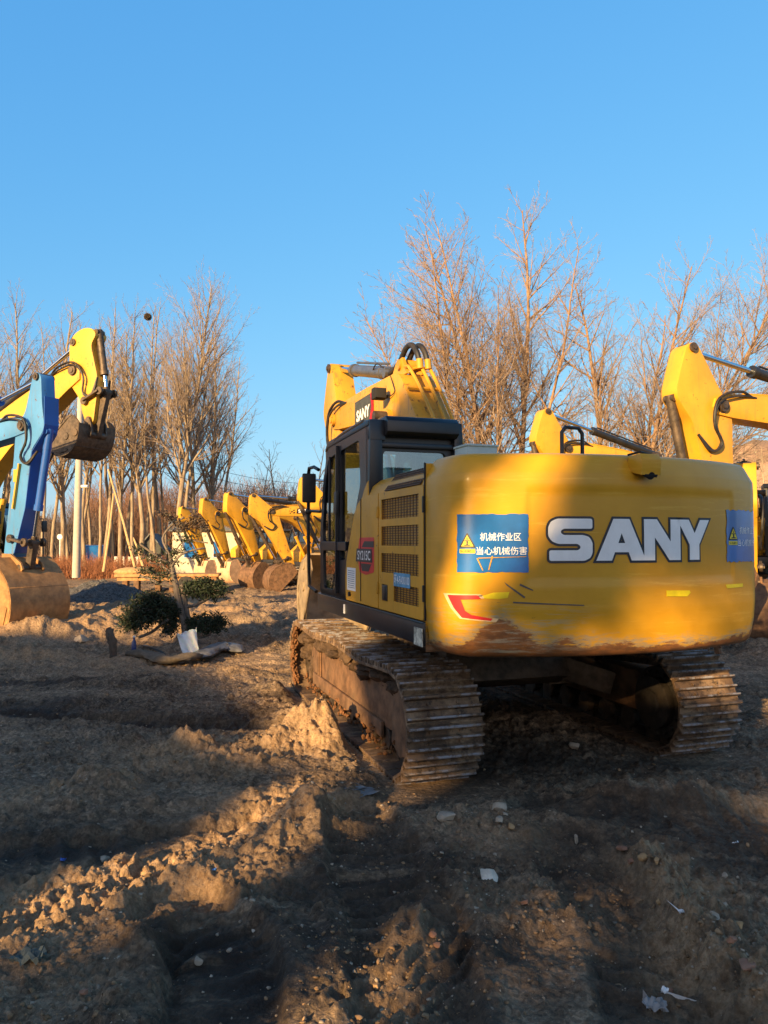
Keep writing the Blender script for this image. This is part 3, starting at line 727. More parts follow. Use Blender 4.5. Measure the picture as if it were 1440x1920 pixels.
# lettering: hand cut bold italic-free capitals in a unit box each
def letterS():
    o = [(1, 1), (.20, 1), (.06, .93), (0, .80), (0, .58), (.08, .46), (.22, .40), (.66, .40), (.72, .35), (.72, .29), (.66, .25), (.02, .25), (.02, 0), (.82, 0), (.95, .07), (1, .19), (1, .43), (.93, .56), (.80, .61), (.34, .61), (.28, .66), (.28, .71), (.34, .76), (1, .76)]
    return roundpoly(o, .05, 3), []
def letterA(): return [(0, 0), (.34, 1), (.66, 1), (1.0, 0), (.70, 0), (.64, .20), (.36, .20), (.30, 0)], [[(.43, .42), (.5, .66), (.57, .42)]]
def letterN(): return [(0, 0), (0, 1), (.34, 1), (.72, .45), (.72, 1), (1, 1), (1, 0), (.68, 0), (.28, .56), (.28, 0)], []
def letterY(): return [(.36, 0), (.36, .38), (0, 1), (.34, 1), (.52, .66), (.70, 1), (1.0, 1), (.66, .38), (.66, 0)], []
LET = {'S': (letterS, 0, .235), 'A': (letterA, .255, .29), 'N': (letterN, .535, .24), 'Y': (letterY, .755, .245)}
def wordmark(x0, x1, y0, y1, offset=0, t=.002):
    b = MB(); W = x1 - x0; H = y1 - y0
    for ch in 'SANY':
        f, a, w = LET[ch]; o, hs = f()
        tr = lambda p: (x0 + (a + p[0] * w) * W, y0 + p[1] * H)
        me = plate2d([tr(p) for p in o], [[tr(p) for p in h] for h in hs], t, offset)
        b.tmesh(me, lambda c: tuple(c)); bpy.data.meshes.remove(me)
    return b.mesh('wordmark', smooth=False)
sL, zT = cwpx(1028, 975); sR, _ = cwpx(1330, 975); _, zB = cwpx(1180, 1051); _, zT = cwpx(1180, 973)
bo = cw_decal('lettering_outline', wordmark(sL, sR, zB, zT, .016), M_BLACKV, CW, .003)
lt = cw_decal('lettering', wordmark(sL, sR, zB, zT), M_WHITE, CW, .006)
def rect(x0, x1, y0, y1): return [(x0, y0), (x1, y0), (x1, y1), (x0, y1)]
def ragged(x0, x1, y0, y1, amp, seed, n=16):
    g = random.Random(seed); o = []
    for k in range(n): o.append((x0 + (x1 - x0) * k / n, y0 + g.uniform(-amp, amp)))
    for k in range(n): o.append((x1 + g.uniform(-amp, amp), y0 + (y1 - y0) * k / n))
    for k in range(n): o.append((x1 - (x1 - x0) * k / n, y1 + g.uniform(-amp, amp)))
    for k in range(n): o.append((x0 + g.uniform(-amp, amp), y1 - (y1 - y0) * k / n))
    return o
def warning_sign(s0, s1, z0, z1, full, holes=()):
    """blue notice with a yellow triangle and two lines of text; full=False: the worn one cut short by the corner"""
    w = (s1 - s0) if full else WS; out = ragged(s0, s1, z0, z1, .004 if full else .008, 3 if full else 8)
    sg = cw_decal('warning_sign', plate2d(out, holes, .002), M_BLUE, CW, .004)
    H = z1 - z0; u = lambda a: s0 + a * w; v = lambda a: z0 + a * H
    tri = roundpoly([(u(.035), v(.42)), (u(.275), v(.42)), (u(.155), v(.69))], .012, 3)
    cw_decal('triangle', plate2d(tri, [], .001), M_BLACKV, sg, .0065)
    tri2 = [(u(.07), v(.445)), (u(.24), v(.445)), (u(.155), v(.64))]
    cw_decal('triangle_face', plate2d(tri2, [], .001), M_YELV, sg, .0085)
    b = MB()
    for r_ in (rect(u(.115), u(.195), v(.455), v(.475)), rect(u(.145), u(.165), v(.47), v(.54)), rect(u(.12), u(.19), v(.535), v(.55)), [(u(.145), v(.56)), (u(.165), v(.56)), (u(.155), v(.61))]):
        b.tmesh(plate2d(r_, [], .001), lambda c: tuple(c))
    cw_decal('pictogram', b.mesh('p'), M_BLACKV, sg, .0105)
    cw_decal('caption_plate', plate2d(rect(u(.045), u(.265), v(.325), v(.40)), [], .001), M_YELV, sg, .0065)
    cw_decal('caption', fit2d(text2d('当心机械伤人'), u(.055), u(.255), v(.34), v(.385)), M_BLACKV, sg, .0085)
    def txt(body, a0, a1, b0, b1):
        me = fit2d(text2d(body, 1, 0, .003), u(a0), u(a1), v(b0), v(b1))
        if not full:
            bm = bmesh.new(); bm.from_mesh(me)
            bmesh.ops.bisect_plane(bm, geom=bm.verts[:] + bm.edges[:] + bm.faces[:], plane_co=(s1 - .012, 0, 0), plane_no=(1, 0, 0), clear_outer=True); bm.to_mesh(me); bm.free()
        cw_decal('lettering', me, M_WHITE, sg, .0065)
    txt('机械作业区', .33, .90, .54, .68); txt('当心机械伤害', .28, .98, .30, .44)
    return sg
s0, z1 = cwpx(857, 966); s1, _ = cwpx(990, 966); _, z0 = cwpx(925, 1073); _, z1 = cwpx(925, 964)
WS = s1 - s0
SG = warning_sign(s0, s1, z0, z1, True)
# scratches through the sign
b = MB()
for q in ([(.30, .235), (.97, .265), (.97, .275), (.30, .25)], [(.49, .28), (.44, .04), (.455, .04), (.51, .28)], [(.28, .24), (.36, .03), (.375, .03), (.30, .24)]):
    b.tmesh(plate2d([(s0 + a * WS, z0 + c_ * (z1 - z0)) for a, c_ in q], [], .001), lambda c: tuple(c))
cw_decal('scratch', b.mesh('s'), M_YEL2, SG, .0095)
sa, _ = cwpx(1364, 1000); _, za = cwpx(1380, 1053); _, zb = cwpx(1380, 957)
SB = warning_sign(sa, sa + .42, za, zb, False)
# red hook, primer halo, yellow tape smears
def pxpoly(pts): return [cwpx(*p) for p in pts]
cw_decal('hook_halo', plate2d(pxpoly([(832, 1112), (900, 1114), (915, 1122), (858, 1122), (866, 1140), (880, 1156), (935, 1160), (930, 1167), (862, 1160), (846, 1140)]), [], .001), m_plain('pale_primer', (.75, .55, .30), .5), CW, .003)
cw_decal('red_hook_mark', plate2d(pxpoly([(840, 1115), (895, 1116), (902, 1123), (864, 1124), (872, 1145), (884, 1153), (924, 1160), (920, 1164), (866, 1158), (852, 1140)]), [], .001), M_RED, CW, .006)
for i, pl in enumerate(([(905, 1117), (925, 1111), (955, 1110), (952, 1121), (935, 1123), (908, 1122)], [(1249, 1107), (1292, 1107), (1294, 1111), (1288, 1118), (1249, 1118)], [(1360, 1096), (1392, 1094), (1392, 1100), (1362, 1103)], [(796, 945), (806, 936), (812, 940), (803, 955), (800, 1000), (795, 1005)])):
    try: cw_decal('tape_mark', plate2d(pxpoly(pl), [], .001), M_YELP, CW, .004)
    except Exception as e: print('tape', e)
# long gouges
b = MB()
for pl in ([(945, 1091), (985, 1119), (983, 1122), (950, 1098)], [(975, 1094), (1000, 1106), (999, 1108), (974, 1098)], [(962, 1128), (1095, 1134), (1095, 1136), (962, 1131)], [(880, 1118), (905, 1116), (904, 1118), (880, 1120)]):
    b.tmesh(plate2d(pxpoly(pl), [], .001), lambda c: tuple(c))
cw_decal('gouge', b.mesh('g'), m_plain('scraped_metal', (.10, .08, .065), .5), CW, .0035)
# rear camera housing
b = MB(); hx, hy = cw_pt(-.02, 2.3).x, cw_pt(-.02, 2.3).y
b.prism([(hy + .03, 2.39), (hy - .10, 2.40), (hy - .13, 2.36), (hy - .12, 2.25), (hy - .03, 2.27), (hy + .03, 2.30)], hx - .085, hx + .075)
hs = b.build('camera_housing', M_CW, CW, bevel=.006)
b = MB(); b.box((hx - .005, hy - .09, 2.262), (.10, .07, .02), (.5, 0, 0)); b.cyl((hx, hy - .05, 2.28), (hx, hy - .115, 2.245), .028, 16); b.build('lens', M_DARK, hs)
b = MB(); b.tube([(hx - .09, hy + .02, 2.40), (hx - .02, hy - .03, 2.42), (hx + .08, hy + .0, 2.41)], .008, 6); b.build('cable', M_RUB, hs)

# ------------------------------------------------------------------ house: deck, side panels, hood
b = MB()
b.box((0, -.45, 1.13), (2.66, 3.40, .17)); b.box((.0, -.5, 1.03), (1.9, 3.2, .08)); b.box((0, 1.0, 1.1), (1.2, 1.1, .22))
b.build('deck', M_BLK, MAIN, bevel=.012)
b = MB(); b.box((-1.34, -.50, 1.125), (.05, 3.30, .175)); b.box((-1.355, -.5, 1.205), (.03, 3.28, .02)); b.build('side_skirt', M_NAVY, MAIN, bevel=.012)
b = MB(); b.box((-1.372, -2.06, 1.10), (.006, .17, .13)); b.build('worn_sticker', m_plain('torn_sticker', (.5, .5, .42), .5, 0, .8, .1, 14), MAIN)
b = MB(); b.box((-1.372, -.02, 1.13), (.006, .05, .09)); b.build('small_sticker', M_WHITE, MAIN)
# engine bay body
hood = [(-1.335, 1.21), (-1.335, 2.22), (-1.30, 2.30), (-1.22, 2.36), (-1.10, 2.375), (1.10, 2.375), (1.22, 2.36), (1.30, 2.30), (1.335, 2.22), (1.335, 1.21)]
b = MB(); b.prism([(p[0], p[1]) for p in hood], -2.14, -.72, 'y'); HOOD = b.build('engine_cover', M_YEL, MAIN, bevel=.01)
b = MB(); b.box((.55, -1.3, 2.40), (1.0, .9, .06)); b.build('top_hatch', M_YEL, HOOD, bevel=.02)
# left side skin, outline in (y, z), with grille openings
def side_plate(name, outline, holes, mat, x, t=.02, parent=MAIN, **k):
    me = plate2d(outline, holes, t); b = MB(); b.tmesh(me, lambda c: (x + c.z, c.x, c.y)); return b.build(name, mat, parent, ang=30, **k)
gr = [(-2.04, -1.16, 1.985, 2.155), (-2.04, -1.16, 1.765, 1.925), (-2.04, -1.16, 1.540, 1.70), (-2.04, -1.48, 1.315, 1.455)]
d2 = side_plate('engine_door', roundpoly([(-2.135, 1.225), (-1.09, 1.225), (-1.09, 2.215), (-2.135, 2.215)], .02), [rect(a, c_, e, f) for a, c_, e, f in gr] + [rect(-1.33, -1.18, 1.30, 1.44)], M_YEL, -1.352)
front = [(-1.07, 1.225), (-.05, 1.225), (-.03, 1.30), (-.02, 1.45), (-.06, 1.60), (-.20, 1.85), (-.34, 2.06), (-.44, 2.15), (-.62, 2.215), (-1.07, 2.215)]
d1 = side_plate('side_door', front, [], M_YEL, -1.352)
b = MB(); b.prism([(-.72, 1.22), (-.72, 2.375), (-.6, 2.30), (-.44, 2.13), (-.20, 1.83), (-.06, 1.58), (-.02, 1.45), (-.05, 1.22)], -1.345, -1.25); b.build('side_fill', M_YEL, HOOD, bevel=.03, seg=3)
b = MB(); b.box((-1.365, -.56, 1.72), (.006, .008, .95)); b.build('door_seam', M_DARK, d1)
def grille(y0, y1, z0, z1, nx, nz, parent, x=-1.352, slant=0):
    b = MB(); f = lambda y, z, o: (x + o + slant * (z - z0), y, z)
    b.add([f(y0, z0, .05), f(y1, z0, .05), f(y1, z1, .05), f(y0, z1, .05)], [(0, 1, 2, 3)])
    core = b.build('grille_backing', M_DARK, parent, smooth=False)
    b = MB()
    for i in range(nx // 2 + 1):
        y = y0 + (y1 - y0) * i / (nx // 2); b.bar(f(y, z0, 0), f(y, z1, 0), .0045, .005, (1, 0, 0))
    for i in range(nz + 1):
        z = z0 + (z1 - z0) * i / nz; b.bar(f(y0, z, .004), f(y1, z, .004), .0055, .005, (1, 0, 0))
    return b.build('grille', m_gr, parent, smooth=False)
m_gr = m_plain('brown_mesh_wire', (.12, .06, .022), .6, 0, .4, .1, 20)
for a, c_, e, f in gr: grille(a, c_, e, f, 26 if a < -2 and c_ > -1.2 else 16, 8, d2)
# slanted grille on the shoulder
b = MB(); pA, pB = Vector((-1.337, 0, 2.222)), Vector((-1.232, 0, 2.358)); nrm = Vector((-.78, 0, .62))
for (o, mt, nm) in ((.004, M_DARK, 'grille_backing'),):
    b.add([Vector((pA.x, y, pA.z)) + nrm * o for y in (-2.03, -1.2)] + [Vector((pB.x, y, pB.z)) + nrm * o for y in (-1.2, -2.03)], [(0, 1, 2, 3)]); b.build(nm, mt, HOOD, smooth=False)
b = MB()
for i in range(25): y = -2.03 + .83 * i / 24; b.bar(Vector((pA.x, y, pA.z)) + nrm * .010, Vector((pB.x, y, pB.z)) + nrm * .010, .007, .006, nrm)
for i in range(8): q = pA.lerp(pB, i / 7) + nrm * .012; b.bar((q.x, -2.03, q.z), (q.x, -1.2, q.z), .007, .006, nrm)
b.build('grille', m_gr, HOOD, smooth=False)
b = MB(); b.box((-1.362, -1.255, 1.37), (.012, .13, .13)); b.box((-1.37, -1.255, 1.37), (.012, .07, .11)); b.build('door_handle', M_BLK, d2, bevel=.004)
for hz_ in (1.40, 2.05):
    b = MB(); b.box((-1.368, -1.08, hz_), (.014, .035, .09)); b.cyl((-1.372, -1.08, hz_ - .05), (-1.372, -1.08, hz_ + .05), .009, 8); b.build('door_hinge', M_YEL2, d2, bevel=.003, seg=1)
    b = MB(); b.box((-1.362, -2.142, hz_ + .02), (.02, .02, .12)); b.build('door_hinge', M_BLK, d2, bevel=.003, seg=1)
b = MB(); b.box((-1.352, -2.147, 1.80), (.012, .012, 1.15)); b.build('rubber_seal', M_DARK, d2)
b = MB(); b.cyl((-1.36, -.2, 1.29), (-1.38, -.2, 1.29), .022, 14); b.build('door_lock', M_DARK, d1)
# notices on the side
def side_decal(name, me, mat, y, z, lift, parent, flip=True):
    b = MB(); b.tmesh(me, lambda c: (-1.363 - lift - c.z, y - c.x, z + c.y)); return link(name, b.mesh(name, smooth=False), mat, parent)
def txtfit(body, w, h, off=.01, shear=0):
    return fit2d(text2d(body, 1, 0, off, shear=shear), -w / 2, w / 2, -h / 2, h / 2)
pl = side_decal('number_plate', plate2d(rect(-.19, .19, -.055, .055), [], .001), M_LBLUE, -1.68, 1.495, .002, d2)
side_decal('lettering', txtfit('环4-FA00100', .35, .075, .006), M_WHITE, -1.68, 1.495, .004, pl)
nt_ = side_decal('notice', plate2d(rect(-.15, .15, -.11, .11), [], .001), M_WHITE, -.24, 1.435, .001, d1)
b = MB()
for k in range(9): b.box((-1.3665, -.24 + random.uniform(-.01, .01), 1.515 - k * .02), (.001, .22, .007))
b.build('notice_lines', m_plain('print_grey', (.25, .3, .4), .6), nt_)
# model badge: red ring, black plate, white number
def bsc(pts): return [(x * 1.42, y * .68) for x, y in pts]
ba = side_decal('model_badge', plate2d(roundpoly(bsc([(-.16, .25), (.15, .25), (.15, -.20), (-.02, -.25), (-.16, -.22), (-.21, .02)][::-1]), .02), [], .002), M_RED, -.75, 1.665, .001, d1)
side_decal('badge_plate', plate2d(bsc([(-.11, .12), (-.05, .20), (.15, .20), (.15, .12)][::-1]), [], .001), M_BLACKV, -.75, 1.665, .003, ba)
side_decal('badge_plate', plate2d(bsc([(-.24, -.08), (-.22, .10), (.11, .10), (.12, -.08)][::-1]), [], .001), M_BLACKV, -.75, 1.665, .005, ba)
side_decal('badge_plate', plate2d(bsc([(-.10, -.20), (-.13, -.10), (.10, -.10), (.04, -.20)][::-1]), [], .001), M_BLACKV, -.75, 1.665, .003, ba)
side_decal('lettering', txtfit('SY215C', .40, .085, .012), M_WHITE, -.675, 1.672, .008, ba)

# things on the roof of the house
b = MB(); b.box((-.71, -1.66, 2.47), (.27, .24, .19)); b.box((-.71, -1.66, 2.573), (.29, .26, .018)); ob = b.build('control_box', M_GREYG, HOOD, bevel=.006)
b = MB(); b.tube([(.42, -1.15, 2.37), (.42, -1.15, 2.82), (.46, -1.15, 2.87), (.62, -1.12, 2.87), (.66, -1.12, 2.82), (.66, -1.12, 2.37)], .019, 10); b.build('handrail', M_BLK, HOOD)
b = MB(); b.tube([(1.02, -1.3, 2.3), (1.02, -1.3, 2.44), (1.05, -1.4, 2.49), (1.12, -1.52, 2.53)], .055, 16, cap=False); b.build('exhaust_pipe', M_BLK, HOOD)
b = MB()
b.prism([(-.35, 1.2), (-.35, 2.1), (.6, 2.1), (1.15, 1.75), (1.2, 1.2)], .38, 1.30); b.build('right_tank', M_YEL, MAIN, bevel=.03)
b = MB(); b.tube([(1.15, -.3, 2.1), (1.15, -.25, 2.5), (1.15, .7, 2.35), (1.15, .9, 1.95)], .017, 8); b.build('guard_rail', M_BLK, MAIN)

# ------------------------------------------------------------------ cab
def cab(root, detail=True, MN=None, x0=-1.335, x1=-.44):
    MN = MN or M_NAVY
    # side outline in (y,z)
    out = [(1.13, 1.22), (1.15, 1.9), (1.02, 2.45), (.86, 2.78), (.70, 2.87), (-.62, 2.90), (-.66, 2.80), (-.66, 2.25), (-.50, 2.12), (-.32, 1.95), (-.16, 1.72), (-.06, 1.50), (-.03, 1.22)]
    w_up = roundpoly([(1.02, 1.80), (1.03, 1.95), (.93, 2.42), (.80, 2.70), (.40, 2.74), (.40, 1.80)], .04)
    w_lo = roundpoly([(.98, 1.28), (1.02, 1.70), (.36, 1.70), (.36, 1.50), (.52, 1.28)], .05)
    w_q = roundpoly([(.28, 2.74), (-.40, 2.77), (-.45, 2.35), (-.30, 2.12), (-.10, 1.82), (.06, 1.62), (.28, 1.60)], .05)
    me = plate2d(out, [w_up, w_lo, w_q], .05)
    body = MB()
    for x in (x0 + .025, x1 - .025): body.tmesh(me, lambda c: (x + c.z, c.x, c.y))
    # rear wall with window
    rear = plate2d(roundpoly([(x0, 1.22), (x1, 1.22), (x1, 2.88), (x0, 2.88)], .03), [roundpoly([(x0 + .15, 2.22), (x1 - .12, 2.22), (x1 - .12, 2.64), (x0 + .15, 2.64)], .05)], .05)
    body.tmesh(rear, lambda c: (c.x, -.655 + c.z, c.y))
    body.box(((x0 + x1) / 2, .55, 1.24), (x1 - x0, 1.15, .06))
    for x in (x0 + .04, x1 - .04):
        body.bar((x, 1.12, 1.22), (x, 1.13, 1.9), .07, .06, (0, 1, 0)); body.bar((x, 1.13, 1.9), (x, .85, 2.80), .07, .06, (0, 1, 0))
    body.bar((x0, 1.12, 1.28), (x1, 1.12, 1.28), .08, .1)
    cb = body.build('cab', MN, root, ang=30, bevel=.006 if detail else 0, seg=1)
    r = MB()
    r.prism([(.93, 2.80), (.80, 2.90), (-.60, 2.93), (-.72, 2.91), (-.72, 2.86), (.8, 2.83)], x0 - .01, x1 + .01)
    if detail:
        r.prism([(-.55, 2.87), (-.58, 2.95), (-.78, 2.95), (-.84, 2.90), (-.84, 2.80), (-.78, 2.765), (-.66, 2.765)], x0 + .14, x1 - .04)
        r.prism([(-.62, 2.72), (-.62, 2.92), (-.74, 2.92), (-.76, 2.72)], x0, x0 + .15); r.prism([(-.62, 2.72), (-.62, 2.92), (-.74, 2.92), (-.76, 2.72)], x1 - .05, x1 + .03)
        r.prism([(-.62, 1.95), (-.62, 2.8), (-.74, 2.85), (-.76, 2.7), (-.70, 1.95)], x0 + .0, x0 + .12); r.prism([(-.62, 1.95), (-.62, 2.8), (-.74, 2.85), (-.76, 2.7), (-.70, 1.95)], x1 - .06, x1 + .03)
        r.box(((x0 + x1) / 2, -.70, 2.69), (x1 - x0 - .1, .06, .05))
    r.build('cab_roof', MN, cb, bevel=.015 if detail else 0)
    g = MB(); gme = {}
    for nm, pl in (('side_window', w_up), ('side_window', w_lo), ('quarter_window', w_q)):
        pm = plate2d(pl, [], .006)
        for x in ((x0 + .02, x1 - .02) if detail else (x0 + .02,)):
            b = MB(); b.tmesh(pm, lambda c: (x + c.z, c.x, c.y)); b.build(nm, M_GLASS, cb, smooth=False)
    pm = plate2d(roundpoly([(x0 + .14, 2.21), (x1 - .11, 2.21), (x1 - .11, 2.65), (x0 + .14, 2.65)], .05), [], .006)
    b = MB(); b.tmesh(pm, lambda c: (c.x, -.655 + c.z, c.y)); b.build('rear_window', M_GLASS, cb, smooth=False)
    b = MB(); b.grid([[(x0 + .07, 1.14, 1.3), (x1 - .07, 1.14, 1.3)], [(x0 + .07, 1.15, 1.9), (x1 - .07, 1.15, 1.9)], [(x0 + .07, .87, 2.78), (x1 - .07, .87, 2.78)]]); b.build('windscreen', M_GLASS, cb, smooth=False)
    if detail:
        b = MB(); b.box(((x0 + x1) / 2, .12, 1.62), (.5, .5, .12)); b.prism([(-.20, 1.62), (-.10, 1.62), (-.16, 2.18), (-.26, 2.20), (-.28, 2.1)], x0 + .25, x1 - .25)
        b.prism([(-.22, 2.2), (-.16, 2.2), (-.18, 2.40), (-.26, 2.40)], x0 + .34, x1 - .34); b.box(((x0 + x1) / 2, .1, 1.42), (.4, .4, .35))
        b.build('seat', M_SEAT, cb, bevel=.03, seg=3)
        b = MB(); b.box((x1 - .15, .7, 1.55), (.2, .5, .5)); b.box((x0 + .3, .95, 1.65), (.1, .1, .5)); b.build('console', M_DARK, cb, bevel=.02)
    return cb
CB = cab(MAIN)
x0 = -1.335
b = MB()
b.bar((x0 - .012, .34, 1.26), (x0 - .012, .34, 2.80), .03, .05, (1, 0, 0)); b.bar((x0 - .012, -.02, 1.75), (x0 - .012, 1.06, 1.75), .03, .09, (0, 0, 1))
b.bar((x0 - .010, .68, 1.80), (x0 - .010, .68, 2.72), .02, .025, (1, 0, 0))
b.build('door_frame', M_NAVY, CB, bevel=.005, seg=1)
b = MB(); b.box((x0 - .03, .33, 2.20), (.03, .10, .24)); b.build('door_handle', M_BLK, CB, bevel=.006)
b = MB(); b.tube(smooth_path([(x0 + .02, .86, 2.83), (x0 - .0, .3, 2.90), (x0 - .0, -.55, 2.925)], 5), .018, 8); b.build('roof_gutter', m_plain('dusty_tan_plastic', (.22, .13, .06), .4), CB)
b = MB(); b.tube([(x0 - .03, 1.12, 2.62), (x0 - .06, 1.22, 2.66), (x0 - .08, 1.38, 2.66), (x0 - .08, 1.42, 2.60), (x0 - .08, 1.42, 1.95), (x0 - .07, 1.40, 1.28), (x0 - .02, 1.25, 1.22)], .021, 10)
b.tube([(x0 - .08, 1.42, 2.16), (x0 + .0, 1.15, 2.14)], .016, 8); b.ball((x0 - .08, 1.42, 2.15), .04, 6)
gh = b.build('grab_handle', M_BLK, CB)
b = MB(); b.box((x0 - .10, 1.30, 2.42), (.16, .05, .34)); b.build('mirror', M_BLK, gh, bevel=.02, seg=3)
b = MB(); b.tube([(x0 + .1, .95, 1.35), (x0 + .15, 1.0, 1.7), (x0 + .3, 1.0, 1.95)], .02, 8); b.build('wiper', M_BLK, CB)
# ------------------------------------------------------------------ booms, sticks, buckets
BOOM_T = [(-.12, 1.70), (.15, 1.72), (.55, 2.13), (1.0, 2.55), (1.4, 2.84), (1.75, 3.05), (2.1, 3.22), (2.5, 3.36), (3.4, 3.54), (4.55, 3.63), (4.90, 3.68), (4.99, 3.80), (4.94, 3.94), (4.75, 4.01), (4.4, 4.03), (3.0, 4.01), (2.1, 3.97), (1.75, 3.95), (1.6, 3.91), (1.48, 3.82), (.68, 2.94), (-.15, 2.05), (-.24, 1.88)]
BOOM_FAT = [(p[0], p[1] - (.26 if 0 < i < 9 else .12 if i in (9, 10) else 0)) for i, p in enumerate(BOOM_T)]
BF, BT = Vector((-.05, 1.85)), Vector((4.80, 3.82))
def simil(F, T):
    a = Vector(F); d0 = BT - BF; d1 = Vector(T) - a; k = d1.length / d0.length
    an = math.atan2(d1.y, d1.x) - math.atan2(d0.y, d0.x); c, s = math.cos(an) * k, math.sin(an) * k
    return lambda p: (a.x + (p[0] - BF.x) * c - (p[1] - BF.y) * s, a.y + (p[0] - BF.x) * s + (p[1] - BF.y) * c)
def cyl_part(root, name, a, b, x, r=.07, rod=.5, m=None, rodfirst=False, bm=None, n=14):
    """hydraulic cylinder from a (barrel end) to b (rod end), both (y,z) at offset x; rod = share of the length that is rod"""
    A = Vector((x, *a)); B_ = Vector((x, *b)); d = (B_ - A); L = d.length; d.normalize(); mid = A + d * L * (1 - rod)
    b1 = MB(); b1.cyl(A, mid, r, n); b1.cyl(mid - d * .09, mid + d * .02, r * 1.18, n); b1.cyl(A - d * .06, A + d * .06, r * .95, n); b1.cyl(A + Vector((-r * 1.3, 0, 0)), A + Vector((r * 1.3, 0, 0)), r * .8, n)
    b1.cyl(A + d * L * .12, A + d * L * .16, r * 1.08, n)
    b1.tube([A + d * .15 + Vector((0, -.02, r * 1.4)), mid - d * .15 + Vector((0, -.02, r * 1.4))], r * .22, 6)
    c = b1.build(name, m or M_BLK, root, ang=40)
    b2 = MB(); b2.cyl(mid, B_, r * .52, n); b2.build('cylinder_rod', M_CHROME, c, ang=40)
    b3 = MB(); b3.cyl(B_ + Vector((-r * 1.2, 0, 0)), B_ + Vector((r * 1.2, 0, 0)), r * .95, n); b3.cyl(B_ - d * .12, B_, r * .75, n); b3.build('rod_eye', M_STEELD, c, ang=40)
    return c
def pin(b, y, z, r, x0, x1): b.cyl((x0, y, z), (x1, y, z), r, 16)
def arm(root, F, T, E, paint, stick_paint=None, w=.42, style='A', detail=1, bucket_paint=None, beta=0.0, bw=1.15, bs=1.0, logo=0, boomcyl=True, outline=None, arm_anchor=(1.80, 4.10), ear=None, bulge=None, L0=2.3, cyl_mat=None, bucket_cyl=True, rodshare=.42):
    sp = stick_paint or paint; S = simil(F, T)
    K = (Vector(T) - Vector(F)).length / (BT - BF).length
    b = MB(); b.prism([S(p) for p in (outline or BOOM_T)], -w / 2, w / 2)
    boom = b.build('boom', paint, root, bevel=.012 if detail else .008, seg=2)
    pm_ = M_STEELD if detail < 2 else M_YEL2
    for q, r in (((4.80, 3.82), .10), ((1.95, 3.42), .10)):
        b = MB(); y, z = S(q); pin(b, y, z, r * K, -w / 2 - .05, w / 2 + .05); pin(b, y, z, r * K * .55, -w / 2 - .07, w / 2 + .07); b.build('boom_pin', pm_, boom, ang=40)
    b = MB(); q = S((1.80, 4.08)); pin(b, *q, .07 * K, -.16, .16)
    # weld ribs and lugs
    y, z = S((1.8, 4.05))
    b.prism([S((1.55, 3.92)), S((2.15, 3.95)), S((1.95, 4.14)), S((1.72, 4.16))], -.13, -.09); b.prism([S((1.55, 3.92)), S((2.15, 3.95)), S((1.95, 4.14)), S((1.72, 4.16))], .09, .13)
    b.build('cylinder_lug', pm_, boom, ang=40)
    # stick
    T_ = Vector(T); E_ = Vector(E); d = (E_ - T_); L = d.length; d.normalize(); q = Vector((-d.y, d.x))   # q points outward
    k = K if L0 is None else min(1.2, max(.7, K))
    if ear is None: ear = (-.94, .52)
    if bulge is None: bulge = (-.20, .92)
    Q = lambda a, bb: tuple(T_ + d * a * k + q * bb * k)
    La = L / k
    ol = [(ear[0] - .03, ear[1] - .13), (ear[0] - .10, ear[1] - .02), (ear[0] - .03, ear[1] + .12), (bulge[0] - .45, bulge[1] - .14), (bulge[0] - .08, bulge[1]), (bulge[0] + .08, bulge[1] - .02), (bulge[0] + .45, bulge[1] - .30), (La * .6, .34), (La - .1, .15), (La + .10, .06), (La + .10, -.08), (La - .05, -.15), (.7, -.20), (.25, -.24), (-.05, -.18), (-.25, -.02)]
    if style == 'B': ol = [(-.52, .04), (-.68, .16), (-.74, .34), (-.72, .58), (-.60, .78), (-.42, .84), (-.30, .62), (.4, .54), (La * .6, .42), (La - .1, .20), (La + .10, .08), (La + .08, -.10), (La - .3, -.12), (.7, -.06), (.25, -.20), (-.05, -.16), (-.30, -.02)]
    sw = w * .82
    b = MB(); b.prism([Q(*p) for p in roundpoly(ol, .10, 3)], -sw / 2, sw / 2); st = b.build('stick', sp, root, bevel=.010)
    for a, bb, r in ((0, 0, .12), (ear[0], ear[1], .075), (La, 0, .08)):
        b = MB(); y, z = Q(a, bb); pin(b, y, z, r * k, -sw / 2 - .04, sw / 2 + .04); pin(b, y, z, r * k * .5, -sw / 2 - .06, sw / 2 + .06); b.build('stick_pin', M_STEELD, st, ang=40)
    # arm cylinder on top of the boom
    a0 = S(arm_anchor); e0 = Q(*ear)
    cyl_part(root, 'arm_cylinder', a0, e0, 0, .09 * K, rodshare, cyl_mat)
    # bucket cylinder
    P2 = (La - .42, .52)
    if bucket_cyl:
        bc = (bulge[0] + .05, bulge[1] - .02) if style != 'B' else (-.52, .80)
        cyl_part(root, 'bucket_cylinder', Q(*bc), Q(*P2), 0 if style != 'B' else 0, .075 * k, .30, cyl_mat or M_STEELD)
    b = MB()
    for x in (-sw / 2 - .05, sw / 2 + .05):
        b.bar((x, *Q(La - .42, .06)), (x, *Q(*P2)), .05, .14 * k, (1, 0, 0)); pin(b, *Q(*P2), .085 * k, x - .03, x + .03); pin(b, *Q(La - .42, .06), .085 * k, x - .03, x + .03)
    cb_, sb_ = math.cos(beta), math.sin(beta)
    def Bk(u, v):   # bucket frame: u outward, v up along the stick, hinge at the origin
        u, v = (u * cb_ - v * sb_) * bs, (u * sb_ + v * cb_) * bs
        p = E_ + q * u - d * v; return (p.x, p.y)
    pinb = Bk(.42, .10)
    b.bar((0, *Q(*P2)), (0, *pinb), .16 * k, .12 * k, (1, 0, 0)); pin(b, *pinb, .07 * k, -.25, .25)
    b.build('bucket_link', M_STEELD, st, bevel=.006, seg=1)
